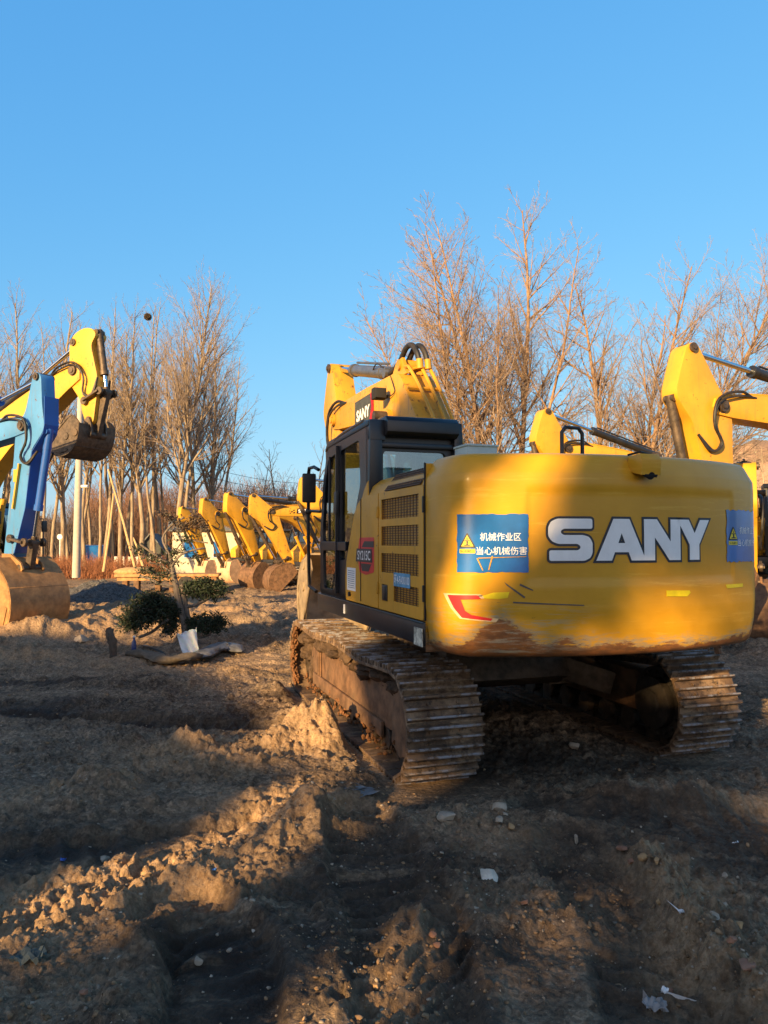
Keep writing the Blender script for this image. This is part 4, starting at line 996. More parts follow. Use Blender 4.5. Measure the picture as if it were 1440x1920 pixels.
    # bucket
    bp = bucket_paint or M_BROWN
    back = [(.14, .13), (.48, .10), (.78, .0), (1.02, -.24), (1.12, -.58), (1.06, -.88), (.86, -1.18)]
    side = back + [(.62, -1.02), (.10, -.46), (-.10, -.18), (-.02, -.02)]
    b = MB(); hw = bw / 2
    prof = smooth_path([(0, p[0], p[1]) for p in back], 3); prof = [(p.y, p.z) for p in prof] ; prof.append((.80, -1.27))
    outr = [Bk(*p) for p in prof]; inn = []
    n_ = len(prof)
    for i, p in enumerate(prof):
        a = Vector(prof[max(0, i - 1)]); c_ = Vector(prof[min(n_ - 1, i + 1)]); t = (c_ - a).normalized(); nn = Vector((t.y, -t.x))
        inn.append(Bk(p[0] + nn.x * .03, p[1] + nn.y * .03))
    vs = [(x, *p) for x in (-hw, hw) for p in outr] + [(x, *p) for x in (-hw, hw) for p in inn]
    fs = []
    for i in range(n_ - 1):
        fs += [(i, i + 1, n_ + i + 1, n_ + i), (2 * n_ + i, 2 * n_ + i + 1, 3 * n_ + i + 1, 3 * n_ + i), (i, i + 1, 2 * n_ + i + 1, 2 * n_ + i), (n_ + i, n_ + i + 1, 3 * n_ + i + 1, 3 * n_ + i)]
    fs += [(0, n_, 3 * n_, 2 * n_), (n_ - 1, 2 * n_ - 1, 4 * n_ - 1, 3 * n_ - 1)]
    b.add(vs, fs)
    for x in (-hw, hw - .03): b.prism([Bk(*p) for p in side], x, x + .03)
    for x in (-hw - .015, hw - .0): b.prism([Bk(*p) for p in [(.62, -1.02), (.72, -1.16), (.60, -1.0), (-.02, -.30), (-.08, -.18), (-.12, -.22), (-.05, -.36)]], x, x + .015)
    # ears on the back
    for x in (-.24, .20): b.prism([Bk(*p) for p in [(-.08, .06), (0, -.10), (.5, .0), (.52, .14), (.42, .20), (.1, .17)]], x, x + .04)
    bu = b.build('bucket', bp, root, ang=30)
    if detail:
        b = MB()
        for s_ in (-1, 1):
            x = s_ * (hw + .01)
            for (u, v) in ((.42, -.02), (.52, -.38)): y, z = Bk(u, v); b.cyl((x - .012, y, z), (x + .012, y, z), .085, 18)
            b.prism([Bk(*p) for p in [(.95, -.3), (1.02, -.58), (.98, -.9), (.92, -.9), (.96, -.58), (.9, -.3)]], x - .008, x + .008)
        y0 = [Bk(1.135, -.50), Bk(1.125, -.62)]
        for (u, v) in ((.80, -.02), (1.135, -.55), (.985, -1.03)):
            p = Bk(u, v); b.tube([(-hw + .01, *p), (hw - .01, *p)], .012, 6)
        b.build('wear_strips', bp, bu, bevel=.003, seg=1)
    for i in range(5):
        x = -hw + .10 + (bw - .20) * i / 4; b = MB()
        pr = [Bk(.84, -1.22), Bk(.77, -1.20), Bk(.72, -1.44), Bk(.75, -1.45)]; b.prism(pr, x - .045, x + .045); b.build('bucket_tooth', bp, bu, bevel=.006, seg=1)
    hz = MB(); xs_ = -sw / 2 - .04
    for s_ in (-1, 1):
        for j, (r_, o_) in enumerate(((.022, 0), (.018, .07))):
            hz.tube(smooth_path([(s_ * (sw / 2 + .03), *S((4.1 - o_, 3.98))), (s_ * (sw / 2 + .09), *S((4.45, 4.06 - o_))), (s_ * (sw / 2 + .10), *Q(-.12 + o_, .12)), (s_ * (sw / 2 + .09), *Q(.25 + o_, .26)), (s_ * (sw / 2 + .06), *Q(.62 - o_, .10)), (s_ * (sw / 2 + .05), *Q(.72, .34 - o_)), (s_ * (sw / 2 + .02), *Q(.45, .55))], 5), r_ * 1.1, 6)
    hz.build('hydraulic_hoses', M_RUB, st, ang=60)
    pp_ = MB()
    for x in (-.10, .10): pp_.tube([(x, *S((2.0, 4.01))), (x, *S((3.0, 4.05))), (x, *S((4.2, 4.06)))], .02, 6)
    pp_.build('steel_pipes', paint, boom)
    if boomcyl:
        for x in (-w / 2 - .13, w / 2 + .13):
            cyl_part(root, 'boom_cylinder', (.85, 1.35), S((1.95, 3.42)), x, .075, .45, paint if detail < 2 else M_YEL)
    if logo:
        s_ = -1 if logo > 0 else 1
        def dec(pts_or_me, lift, nm, mt, par):
            b = MB()
            me = pts_or_me
            b.tmesh(me, lambda c: (s_ * (w / 2 + .004 + lift), *S((3.30 + (s_ * c.x if s_ < 0 else c.x), 3.78 + c.y))))
            return link(nm, b.mesh(nm, smooth=False), mt, par)
        pl = dec(plate2d([(-.42, -.11), (.40, -.11), (.46, .12), (-.36, .12)], [], .001), 0, 'logo_plate', M_BLACKV, boom)
        dec(txtfit('SANY', .66, .15, .035), .004, 'lettering', M_WHITE, boom)
        b = MB()
        for i, (x, y, s2) in enumerate(((-.52, -.06, .05), (-.52, .05, .045), (-.62, -.01, .045), (-.70, -.07, .035), (-.72, .03, .03))): b.tmesh(plate2d([(x - s2, y - s2 * .6), (x + s2 * .6, y - s2 * .6), (x + s2, y + s2 * .6), (x - s2 * .6, y + s2 * .6)], [], .001), lambda c: tuple(c))
        dec(b.mesh('q', smooth=False), 0, 'logo_squares', M_BLACKV, boom)
    return boom, st, S, Q, La

# main machine's arm
boom, stick, S, Q, La = arm(MAIN, (-.05, 1.85), (4.80, 3.82), (4.95, 1.50), M_YEL2, w=.44, detail=2, beta=-.25, bw=1.2, arm_anchor=(2.5, 4.13), cyl_mat=m_plain('grey_barrel', (.16, .155, .15), .35, .6, .2, .05), rodshare=.33, bucket_paint=m_plain('pale_worn_steel', (.30, .23, .15), .6, .1, .35, .3, 5, dust=.4), boomcyl=True)
# sticker on the left face of the boom
b = MB(); b.tmesh(plate2d([(-.50, -.19), (.38, -.19), (.38, .19), (-.50, .19)], [], .001), lambda c: (-.224, 3.05 - c.x, 3.70 + c.y)); sk = b.build('logo_plate', m_plain('grey_sticker', (.12, .13, .13), .5), boom, smooth=False)
b = MB(); b.tmesh(plate2d([(.24, -.19), (.33, .0), (.27, .19), (.42, .19), (.44, -.19)], [], .001), lambda c: (-.227, 3.05 - c.x, 3.70 + c.y)); b.build('red_band', M_RED, boom, smooth=False)
b = MB(); b.tmesh(txtfit('SANY', .66, .17, .04), lambda c: (-.229, 3.12 - c.x, 3.66 + c.y)); b.build('lettering', M_WHITE, boom, smooth=False)
b = MB(); b.box((-.36, 1.98, 3.72), (.17, .12, .15)); b.box((-.36, 1.90, 3.72), (.15, .05, .13)); b.bar((-.22, 2.0, 3.70), (-.36, 2.0, 3.70), .04, .04); b.build('work_light', M_DARK, boom, bevel=.012)
# steel pipes down the back of the boom
def top_at(t, x, lift):   # along the rear slope of the boom top
    pts = [(1.55, 3.93), (1.48, 3.82), (.68, 2.94), (.1, 2.32), (-.2, 2.0)]
    k = t * 4; i = min(3, int(k)); f = k - i; y = pts[i][0] * (1 - f) + pts[i + 1][0] * f; z = pts[i][1] * (1 - f) + pts[i + 1][1] * f
    return (x, y - lift * .74, z + lift * .67)
b = MB()
for x, xe in ((-.12, -.05), (.05, .07), (.16, .17)):
    b.tube(smooth_path([(x * .8, 1.75, 4.03), (x, 1.58, 4.01), top_at(.12, x, .10), top_at(.35, (x + xe) / 2 + .02, .09), top_at(.7, xe, .08), top_at(1, xe, .08)], 5), .022, 8)
for k in (.3, .55, .75): p = Vector(top_at(k, 0, .05)); b.box(p, (.44, .03, .04), (-.85, 0, 0))
b.build('steel_pipes', M_YEL2, boom)
b = MB()
for dx in (-.06, .05):
    b.tube(smooth_path([(dx, 2.40, 4.10), (dx, 2.20, 4.12), (dx, 1.95, 4.19), (dx + .01, 1.78, 4.30), (dx + .03, 1.62, 4.30), (dx + .05, 1.50, 4.18), (dx + .07, 1.46, 4.04)], 6), .036, 10)
b.tube(smooth_path([(-.12, 2.5, 4.20), (-.12, 2.8, 4.32), (-.08, 3.1, 4.30), (0, 3.3, 4.26)], 5), .010, 6)
b.build('hydraulic_hoses', M_RUB, boom)
b = MB(); b.tube([(.01, 1.46, 4.09), (.02, 1.46, 3.97)], .045, 12); b.tube([(.12, 1.46, 4.09), (.13, 1.46, 3.97)], .045, 12); b.build('pipe_fittings', M_YEL2, boom)
b = MB()
b.tube(smooth_path([(-.225, 1.9, 3.95), (-.24, 1.75, 3.80), (-.235, 1.72, 3.70), (-.26, 1.95, 3.66)], 5), .007, 6)
b.build('cable', M_RUB, boom)

# ------------------------------------------------------------------ complete background machines
def simple_track(root, xc):
    pts, pitch = track_path(TL, TR_, .04, 40); b = MB()
    for y, z, a in pts:
        b.box((xc, y, z), (.58, pitch * .96, .035), Matrix.Rotation(a, 3, 'X'))
        o = Vector((0, math.sin(a), -math.cos(a))); c = Vector((xc, y, z)) + o * .03; b.box(c, (.58, .02, .04), Matrix.Rotation(a, 3, 'X'))
    t = b.build('crawler_track', M_SHOE, root, smooth=False)
    b = MB(); b.prism([(-1.5, .26), (-1.45, .62), (1.4, .62), (1.5, .26)], xc - .2, xc + .2)
    b.build('side_frame', M_BROWN, t, bevel=.01)
    for y in (-TL / 2, TL / 2): b = MB(); wheel_y(b, xc - .2, xc + .2, y, TR_, .33, 20); b.build('wheel', M_STEELD, t)
    for k in range(6): y = -1.2 + 2.4 * k / 5; b = MB(); wheel_y(b, xc - .24, xc + .24, y, .15, .1, 14); b.build('track_roller', M_STEELD, t)
def body(root, paint):
    for s in (-1, 1): simple_track(root, s * 1.19)
    b = MB(); b.box((0, 0, .62), (1.6, 1.5, .36)); b.cyl((0, 0, .76), (0, 0, 1.02), .6, 24)
    for s in (-1, 1): b.bar((s * .4, .5, .6), (s * 1.05, .95, .45), .3, .2); b.bar((s * .4, -.5, .6), (s * 1.05, -.95, .45), .3, .2)
    b.build('undercarriage_frame', M_STEELD, root)
    b = MB(); b.box((0, -.45, 1.12), (2.66, 3.40, .18)); b.box((0, 1.0, 1.1), (1.2, 1.1, .22)); b.build('deck', M_BLK, root, bevel=.01)
    b = MB(); b.prism([(-1.33, 1.21), (-1.33, 2.2), (-1.2, 2.34), (1.2, 2.34), (1.33, 2.2), (1.33, 1.21)], -2.14, -.72, 'y'); h = b.build('engine_cover', paint, root, bevel=.015)
    for s in (-1, 1):
        b = MB()
        for k in range(4): b.box((s * 1.332, -1.6, 1.5 + k * .18), (.01, .8, .12))
        b.build('grille', M_DARK, h)
    b = MB(); rr = [[tuple(cw_pt(s, z)) for s in ss[::6]] for z in PZ]; b.grid(rr); n = len(rr[0]); b.grid([rr[0], [(p[0], -2.15, 1.0) for p in rr[0]]]); b.grid([rr[-1], [(p[0], -2.15, 2.416) for p in rr[-1]]])
    b.build('counterweight', paint, root, weld=True, ang=40)
    b = MB(); b.prism([(-.7, 1.2), (-.7, 2.15), (.6, 2.1), (1.15, 1.7), (1.2, 1.2)], .38, 1.30); b.build('right_tank', paint, root, bevel=.02)
    c = cab(root, False, M_BLK)
    b = MB(); b.tube([(-1.30, 1.12, 2.5), (-1.42, 1.3, 2.5), (-1.42, 1.32, 1.3)], .02, 6); gh = b.build('grab_handle', M_BLK, c)
    b = MB(); b.box((-1.46, 1.30, 2.3), (.16, .05, .30)); b.build('mirror', M_BLK, gh, bevel=.02)
BODY_SRC = {}
def copy_children(src, dst):
    for ch in [o for o in COL.objects if o.parent == src]:
        c = ch.copy(); COL.objects.link(c); c.parent = dst; copy_children(ch, c)
def machine(label, Tpx, Z, head, lean=18, L=2.4, reach=4.85, paint=None, Tz=None, group=None, gnd=None, Cxy=None, E=None, F=(-.05, 1.85), **kw):
    paint = paint or M_YEL; h = Vector(head).normalized(); yaw = math.atan2(-h.x, h.y)
    if Cxy is None:
        Tw = P(*Tpx, Z); C = Tw.xy - h * reach
    else: C = Vector(Cxy)
    g = gz(C.x, C.y) if gnd is None else gnd
    root = empty('excavator', (C.x, C.y, g), yaw); tag(root, label, 'excavator', group)
    if not BODY_SRC: body(root, paint); BODY_SRC['r'] = root
    else:
        src = BODY_SRC['r']
        for ch in BODY_SRC['list']:
            c = ch.copy(); COL.objects.link(c); c.parent = root; copy_children(ch, c)
    if 'list' not in BODY_SRC: BODY_SRC['list'] = [o for o in COL.objects if o.parent == root]
    T = (reach, Tw.z - g) if Cxy is None else (reach, Tz)
    if E is None: E = (T[0] - L * math.sin(R(lean)), T[1] - L * math.cos(R(lean)))
    elif Cxy is None and len(E) == 2 and E[0] > 10:     # pixel of the stick tip on the machine's own plane
        d = ray(*E); n = Vector((h.y, -h.x)); t = (C.dot(n)) / (d.x * n.x + d.y * n.y); w_ = Vector((0, 0, CAM_H)) + d * t
        E = ((w_.xy - C).dot(h), w_.z - g)
    r = arm(root, F, T, E, paint, **kw)
    return root, r
M_PALEB = m_plain('pale_tan_bucket', (.55, .36, .22), .7, 0, .25, .3, 4)
GR = 'yellow excavators parked in the far row'
machine('yellow excavator at the left end of the far row, behind the shrub top', (362, 975), 44, (-.66, -.75), 20, 2.5, group=GR, beta=-.7, bucket_paint=M_PALEB, detail=0, logo=1)
machine('yellow excavator in the far row, second from its left end, pale bucket on the ground', (405, 964), 39, (-.68, -.73), 17, 2.5, group=GR, paint=M_YEL2, beta=-.95, bucket_paint=M_PALEB, detail=0, logo=1)
machine('yellow excavator in the far row, third from its left end', (455, 957), 34, (-.70, -.71), 19, 2.5, group=GR, beta=-.35, detail=0, logo=1)
machine('yellow excavator in the far row, rightmost of its four spread sticks', (508, 960), 32, (-.92, -.40), 21, 2.5, group=GR, paint=M_YEL2, beta=.35, detail=0, logo=1)
machine('yellow excavator whose stick top peeks out behind the big machine\'s cab mirror', (606, 938), 27, (-.93, -.36), 15, 2.5, group=GR, detail=0, logo=1)
machine('yellow excavator behind the counterweight, its tall stick and boom reaching to the right edge', (1336, 765), 12.5, (-.92, -.40), 4, 2.6, group='yellow excavators parked behind the big machine', detail=1, reach=5.0)
machine('farther yellow excavator, only stick top and long black cylinder showing above the counterweight', (1056, 842), 20, (-.92, -.40), 4, 2.6, group='yellow excavators parked behind the big machine', detail=1)
machine('excavator with a black cab and side mirror at the right edge, low behind the counterweight', None, 0, (-.42, -.90), Cxy=(8.75, 18.2), Tz=2.1, E=(4.6, .75), reach=4.7, group='yellow excavators parked behind the big machine', detail=0)
# left: yellow arm and blue arm
M_SKY = m_paint('faded_blue_paint', (.065, .235, .52), damt=.5, rust=.35, rough=.5, coat=.1)
M_DBL = m_paint('shaded_deep_blue_paint', (.02, .10, .40), damt=.2, rust=.2, rough=.4, coat=.2)  # fresh blue paint, with shade put into the colour
M_BKT = m_plain('orange_rusty_bucket', (.36, .19, .07), .65, .1, .35, .3, 5, dust=.35)
lr, la = machine('yellow excavator at the left edge, arm raised high and bucket tucked under', (150, 698), 17.5, (.90, -.42), 0, 2.2, paint=M_YELL, style='B', detail=1, E=(178, 790), outline=BOOM_FAT, ear=(-.58, .20), reach=4.1, gnd=-.1, beta=-2.0, bs=.78, bw=1.1, bucket_paint=M_STEELD, boomcyl=True, L0=1)
br, ba_ = machine('excavator with a faded blue stick over a rusty bucket at the left edge', (58, 800), 14.4, (.86, -.50), 0, 2.4, paint=M_SKY, stick_paint=M_SKY, E=(28, 1048), reach=4.6, gnd=0.05, style='A', w=.36, bulge=(.0, .62), ear=(-.98, .22), detail=1, beta=-.40, bs=1.16, bw=1.25, bucket_paint=M_BKT, cyl_mat=M_DBL)

_st, _S, _Q, _La = ba_[1], ba_[2], ba_[3], ba_[4]
b = MB(); sw_ = .36 * .82; path = [(-.62, .52), (-.08, .625), (.10, .605), (.48, .34), (_La * .6, .345), (_La - .15, .17)]
for (p, q) in zip(path[:-1], path[1:]):
    P0, P1 = _Q(*p), _Q(*q); b.prism([P0, P1, _Q(q[0], q[1] + .014), _Q(p[0], p[1] + .014)], -sw_ / 2 - .004, sw_ / 2 + .004)
b.build('shaded_front_plate', M_DBL, _st)  # dark front face: fresh paint plus painted shade
b = MB(); x_ = sw_ / 2
b.bar((x_ + .03, *_Q(.75, .05)), (x_ + .03, *_Q(1.65, .02)), .04, .05, (1, 0, 0)); b.box((x_ + .02, *_Q(1.0, -.05)), (.012, .12, .24)); b.build('grease_line_cover', M_YELL, _st)
# ------------------------------------------------------------------ bare trees
def seg_mesh(segs, n, name):
    """segs array (m,8): p0, p1, r0, r1 -> tapered n-gon prisms"""
    S_ = np.asarray(segs, float); a = S_[:, :3]; b = S_[:, 3:6]; r0 = S_[:, 6]; r1 = S_[:, 7]
    d = b - a; L = np.linalg.norm(d, axis=1, keepdims=True); d = d / np.maximum(L, 1e-6)
    up = np.where(abs(d[:, 2:3]) > .9, [[1., 0, 0]], [[0, 0, 1.]]); u = np.cross(d, up); u /= np.linalg.norm(u, axis=1, keepdims=True); v = np.cross(d, u)
    m = len(S_); V = np.zeros((m, 2 * n, 3))
    for k in range(n):
        c, s = math.cos(2 * PI * k / n), math.sin(2 * PI * k / n); o = u * c + v * s
        V[:, k] = a + o * r0[:, None]; V[:, n + k] = b + o * r1[:, None]
    base = (np.arange(m) * 2 * n)[:, None]
    F = np.stack([np.stack([base[:, 0] + k, base[:, 0] + (k + 1) % n, base[:, 0] + n + (k + 1) % n, base[:, 0] + n + k], -1) for k in range(n)], 1).reshape(-1, 4)
    return np_mesh(name, V.reshape(-1, 3), F, True)
def grow(rs, p, d, L, r, lvl, out, spec):
    """one limb as a bent chain, with side shoots"""
    n = max(3, int(L / spec['step'][min(lvl, 3)])); st = L / n; pts = [p.copy()]; rr = [r]
    d = d.normalized(); q = p.copy()
    for i in range(n):
        t = (i + 1) / n
        d = (d + Vector((rs.gauss(0, 1), rs.gauss(0, 1), rs.gauss(0, .6))) * spec['wob'][min(lvl, 3)] + Vector((0, 0, spec['trop'][min(lvl, 3)]))).normalized()
        q2 = q + d * st; r2 = max(r * (1 - t * (.92 if lvl else .85)), spec['rmin']); out[0 if lvl <= spec['tl'] else 1].append((*q, *q2, rr[-1], r2))
        pts.append(q2); rr.append(r2); q = q2
        if lvl < spec['maxl']:
            lo = spec['start'][min(lvl, 3)]
            if t > lo:
                k = spec['dens'][min(lvl, 3)] * st; k = int(k) + (rs.random() < k - int(k))
                for _ in range(k):
                    f = rs.random(); bp = pts[-2].lerp(q2, f); az = rs.uniform(0, 2 * PI); an = R(rs.uniform(*spec['ang'][min(lvl, 3)]))
                    u = d.orthogonal().normalized(); w = d.cross(u); nd = d * math.cos(an) + (u * math.cos(az) + w * math.sin(az)) * math.sin(an)
                    if lvl == 0:
                        fr = (t - lo) / (1 - lo); cl = spec['len'][0] * L * (1 - .72 * fr) * rs.uniform(.7, 1.1)
                    else: cl = L * spec['len'][min(lvl, 3)] * (1 - .5 * t) * rs.uniform(.6, 1.2)
                    grow(rs, bp, nd, cl, min(rr[-1] * .62, cl * .016 + .004), lvl + 1, out, spec)
POP = dict(step=(.8, .5, .35, .3), wob=(.03, .06, .10, .14), trop=(.03, .06, .05, .02), start=(.30, .2, .12, .1), dens=(3.0, 2.8, 3.6, 3), ang=((26, 46), (22, 42), (22, 50), (25, 50)), len=(.38, .42, .42, .4), rmin=.007, maxl=3, tl=1)
def make_tree(seed, H, spec, stems=None, rad=None):
    rs = random.Random(seed); out = ([], [])
    for (bx, by, dx, dy, hh, r) in (stems or [(0, 0, 0, 0, H, rad or H * .0105)]):
        s = dict(spec); grow(rs, Vector((bx, by, -.3)), Vector((dx, dy, 1)), hh, r, 0, out, s)
    return seg_mesh(out[0], 7, 'trunk'), seg_mesh(out[1], 3, 'crown')
def m_bark(name, c1, c2, sc=1.6):
    t = NT(name); v = t.noise(sc, 7, .75, (3, 3, .6)); c = t.mix(t.ramp(v, .36, .64), c1, c2); t.bump(t.noise(9, 6, .7, (3, 3, .8)), .6, .03); return t.out(c, .85, 0, None, .25)
M_BARK = m_bark('poplar_bark', (.17, .125, .09), (.35, .28, .20)); M_TWIG = m_bark('twigs', (.24, .18, .14), (.36, .285, .23), .8)
M_BARK2 = m_bark('brown_bark', (.17, .10, .06), (.34, .22, .135)); M_TWIG2 = m_bark('brown_twigs', (.24, .17, .125), (.35, .265, .20), .8)
def place_tree(meshes, x, y, label, group, rz=0, sc=1, mats=None, name='poplar_tree', cat='tree', tilt=0, sz=1):
    o = empty(name, (x, y, gz(x, y) - .05), rz); o.scale = (sc, sc, sc * sz); o.rotation_euler = (0, tilt, rz); tag(o, label, cat, group)
    a, b = meshes; mats = mats or (M_BARK, M_TWIG)
    link('trunk', a, mats[0], o); link('crown', b, mats[1], o); return o
def gxy(px, Z): v = P(px, 1000, Z); return v.x, v.y
PT = [make_tree(s, 20, POP) for s in (1, 2, 3)]
SL = dict(POP, start=(.45, .2, .12, .1), len=(.26, .42, .45, .4), dens=(2.6, 2.6, 3.4, 3))
ST = [make_tree(s, 19, SL, rad=.17) for s in (11, 12, 13)]
BIG = make_tree(31, 22, dict(POP, start=(.30, .15, .1, .1), dens=(3.3, 3.0, 3.6, 3), len=(.46, .42, .42, .4), ang=((24, 42), (22, 40), (22, 50), (25, 50))), rad=.24)
grp = 'bare poplars along the left edge of the yard'
rs = random.Random(5)
left = [ # px, Z, kind, height factor
    (-40, 50, 0, .96), (12, 52, 1, .98), (45, 56, 4, .92), (82, 50, 3, .80), (118, 52, 2, .92), (140, 58, 5, .94), (160, 54, 4, .90), (186, 50, 3, .84), (203, 57, 5, .93),
    (226, 53, 0, .86), (240, 60, 4, .9), (262, 52, 1, .93), (285, 55, 5, .98), (300, 62, 3, .95), (372, 60, 2, .85), (398, 58, 0, .82), (425, 64, 4, .84)]
left += [(x_, 50 + (i_ * 7) % 15, 3 + i_ % 3, .72 + .05 * ((i_ * 5) % 6)) for i_, x_ in enumerate((-18, 30, 64, 98, 129, 150, 172, 195, 214, 251, 274, 293, 312, 352, 386))]
words = ['slim bare poplar with pale bark', 'tall bare poplar with a feathery top', 'thin bare poplar trunk in the dense row']
refs = {-40: 'beyond the blue arm, cut by the left edge', 12: 'rising behind the blue stick at the left edge', 45: 'right of the raised blue stick', 82: 'in the gap right of the blue cylinder',
        118: 'just left of the concrete pole, pale trunk', 140: 'directly behind the concrete pole', 160: 'just right of the concrete pole', 186: 'with a dark trunk, right of the raised yellow arm', 203: 'left of the leaning cut poles',
        226: 'behind the leaning cut poles', 240: 'between the leaning poles and the bird nest tree', 262: 'carrying a round bird nest high in its crown', 285: 'close left of the widest left poplar', 300: 'half hidden behind the widest left poplar',
        372: 'right of the widest left poplar, low crown', 398: 'over the far row of excavators, left part', 425: 'at the right end of the left row of poplars'}
for px, Z, k, hf in left:
    x, y = gxy(px, Z); ms = (PT + ST)[k]; place_tree(ms, x, y, ('bare poplar tree ' + refs[px]) if px in refs else 'slender bare poplar filling the dense left row', grp, rs.uniform(0, 6.28), hf * Z / 52, sz=1)
x, y = gxy(333, 50); place_tree(BIG, x, y, 'widest and tallest bare poplar on the left, broad fan of fine branches', grp, 1.0, .93)
# small far trees in the middle
SM = [make_tree(s, 9, dict(POP, start=(.22, .2, .15, .1), len=(.55, .5, .45, .4), ang=((30, 55), (28, 50), (25, 50), (25, 50)), dens=(1.8, 2.2, 3.0, 2), wob=(.06, .1, .12, .14)), rad=.13) for s in (41, 42)]
for px, Z, k, sc, lb in ((487, 58, 0, .95, 'small bare forked tree behind the far row, left of the pair'), (522, 60, 1, 1.12, 'small bare tree with a wide V of limbs above the far sticks'), (590, 66, 0, 1.25, 'small bare tree half hidden behind the big machine\'s cab')):
    x, y = gxy(px, Z); place_tree(SM[k], x, y, lb, 'small bare trees beyond the far row', k * 2 + 1, sc, name='bare_tree')
# right cluster: each tree its own shape
WD = dict(POP, start=(.16, .15, .1, .1), dens=(2.0, 2.8, 4.6, 3), rmin=.008, len=(.44, .46, .44, .4), ang=((24, 46), (22, 44), (22, 50), (25, 50)), wob=(.03, .07, .11, .14), trop=(.002, .03, .045, .02))
rg = 'bare trees behind the big machine'
TA = make_tree(51, 15, dict(WD, start=(.24, .15, .1, .1), dens=(1.9, 2.8, 4.6, 3), ang=((30, 58), (26, 50), (22, 50), (25, 50))), [(0, 0, -.09, 0, 21.5, .20), (-.3, .3, -.19, .05, 20.0, .18), (-.5, .4, -.30, .05, 18.5, .16), (-.3, -.3, -.43, 0, 16.5, .14), (-.4, 0, -.58, 0, 13.5, .10), (.3, 0, .04, 0, 13, .10)])
x, y = gxy(925, 42); place_tree(TA, x, y, 'bushy many stemmed bare tree fanning left, behind the black cab', rg, 0, 1.04, (M_BARK2, M_TWIG2), 'bare_tree')
TB = make_tree(52, 21.5, dict(WD, start=(.32, .15, .1, .1), len=(.34, .46, .44, .4), ang=((26, 50), (24, 46), (22, 50), (25, 50))), [(0, 0, .09, 0, 23.5, .24), (.2, .1, .19, 0, 20.5, .16), (0, .1, .0, 0, 18, .13)])
x, y = gxy(962, 44); place_tree(TB, x, y, 'tallest bare tree, lit orange trunk rising above the grey control box', rg, 0, .985, (M_BARK2, M_TWIG), 'bare_tree')
TC = make_tree(53, 17, dict(WD, start=(.26, .15, .1, .1), dens=(1.8, 2.7, 4.4, 3), ang=((32, 60), (25, 45), (22, 50), (25, 50))), [(0, 0, .03, 0, 18.5, .24), (0, 0, .24, 0, 15, .13), (0, .1, -.2, 0, 11, .1)])
x, y = gxy(1128, 44); place_tree(TC, x, y, 'bare tree with one thick trunk behind the black handrail', rg, 0, .98, (M_BARK2, M_TWIG), 'bare_tree')
TD = make_tree(54, 17, dict(WD, start=(.22, .15, .1, .1), dens=(1.7, 2.6, 4.4, 3), ang=((30, 56), (25, 45), (22, 50), (25, 50))), [(0, 0, .02, 0, 17.5, .20), (0, 0, .10, 0, 20.0, .20), (.1, 0, .18, 0, 22.0, .18), (.2, 0, .30, 0, 20.0, .15), (0, .1, .45, .1, 17.5, .13), (-.1, 0, .62, .1, 14, .11)])
x, y = gxy(1205, 43); place_tree(TD, x, y, 'wide bare tree whose limbs lean right over the tall yellow stick', rg, 0, .95, (M_BARK2, M_TWIG), 'bare_tree')
for px, Z, k, sc, lb in ((1385, 40, 0, .75, 'thin bare tree in front of the pale hill, left of two'), (1450, 36, 1, .8, 'thin bare tree in front of the pale hill at the right edge'), (1010, 60, 0, 1.0, 'low bare tree between the tallest tree and the thick trunk'), (840, 55, 1, 1.1, 'low dense bare tree between the boom and the tallest tree')):
    x, y = gxy(px, Z); place_tree(SM[k], x, y, lb, rg, k + .5, sc, (M_BARK2, M_TWIG2), 'bare_tree')
# bird nest in the crown of its poplar
n = P(277, 594, 51.5); V, F = ICO[3]; g_ = np.random.default_rng(2)
b = MB()
for i in range(420):
    u = Vector(g_.normal(size=3)).normalized(); w = u.cross(Vector(g_.normal(size=3))).normalized(); c = n + Vector((u.x, u.y, u.z * .65)) * .17 * g_.uniform(.3, 1); b.bar(c - w * .24, c + w * .24, .014, .014)
nest = b.build('bird_nest', M_STEELD, None, smooth=False); tag(nest, 'round dark bird nest of sticks high in a bare poplar', 'nest')
# leaning cut poles
M_POLE = m_plain('stripped_wood', (.50, .34, .17), .8, 0, .2, .2)
for i, (a, c, lb) in enumerate((((194, 1072), (213, 925), 'pale stripped pole leaning right among the poplar trunks'), ((256, 1075), (203, 880), 'long pale pole leaning left, crossing the other'), ((268, 1062), (250, 1008), 'short pale stake at the foot of the crossing poles'))):
    p0, p1 = P(*a, 43), P(*c, 43.5); b = MB(); b.tube([p0, p0.lerp(p1, .5) + Vector((.05, 0, 0)), p1], [.085, .07, .05], 8)
    tag(b.build('leaning_pole', M_POLE), lb, 'pole', 'cut poles leaning in the trees')
# concrete utility pole, crossarm out of view behind the bucket, and its wires
p0 = P(143, 1064, 36); p1 = P(153, 690, 36.6); b = MB(); b.tube([(p0.x, p0.y, p0.z - .5), p1], [.19, .14], 20); up = b.build('utility_pole', m_plain('pole_concrete', (.42, .38, .32), .8, 0, .1, .2), None); tag(up, 'pale round concrete utility pole behind the rusty bucket', 'utility pole')
b = MB(); q = P(153, 912, 36.2); b.cyl(q, q + Vector((.35, -.1, 0)), .07, 10); b.build('bracket', m_plain('ceramic', (.7, .66, .6), .4), up)
for k, (a, c) in enumerate((((170, 800), (640, 905)), ((170, 822), (640, 918)), ((170, 840), (640, 930)))):
    A = P(*a, 38); B_ = P(*c, 70); pts = [A.lerp(B_, t / 12) - Vector((0, 0, 1.1 * math.sin(PI * t / 12))) for t in range(13)]
    b = MB(); b.tube(pts, .016, 5); tag(b.build('power_line', M_BLK), ['topmost', 'middle', 'lowest'][k] + ' of three thin wires sagging past the poplars to the cab', 'wire', 'overhead wires')

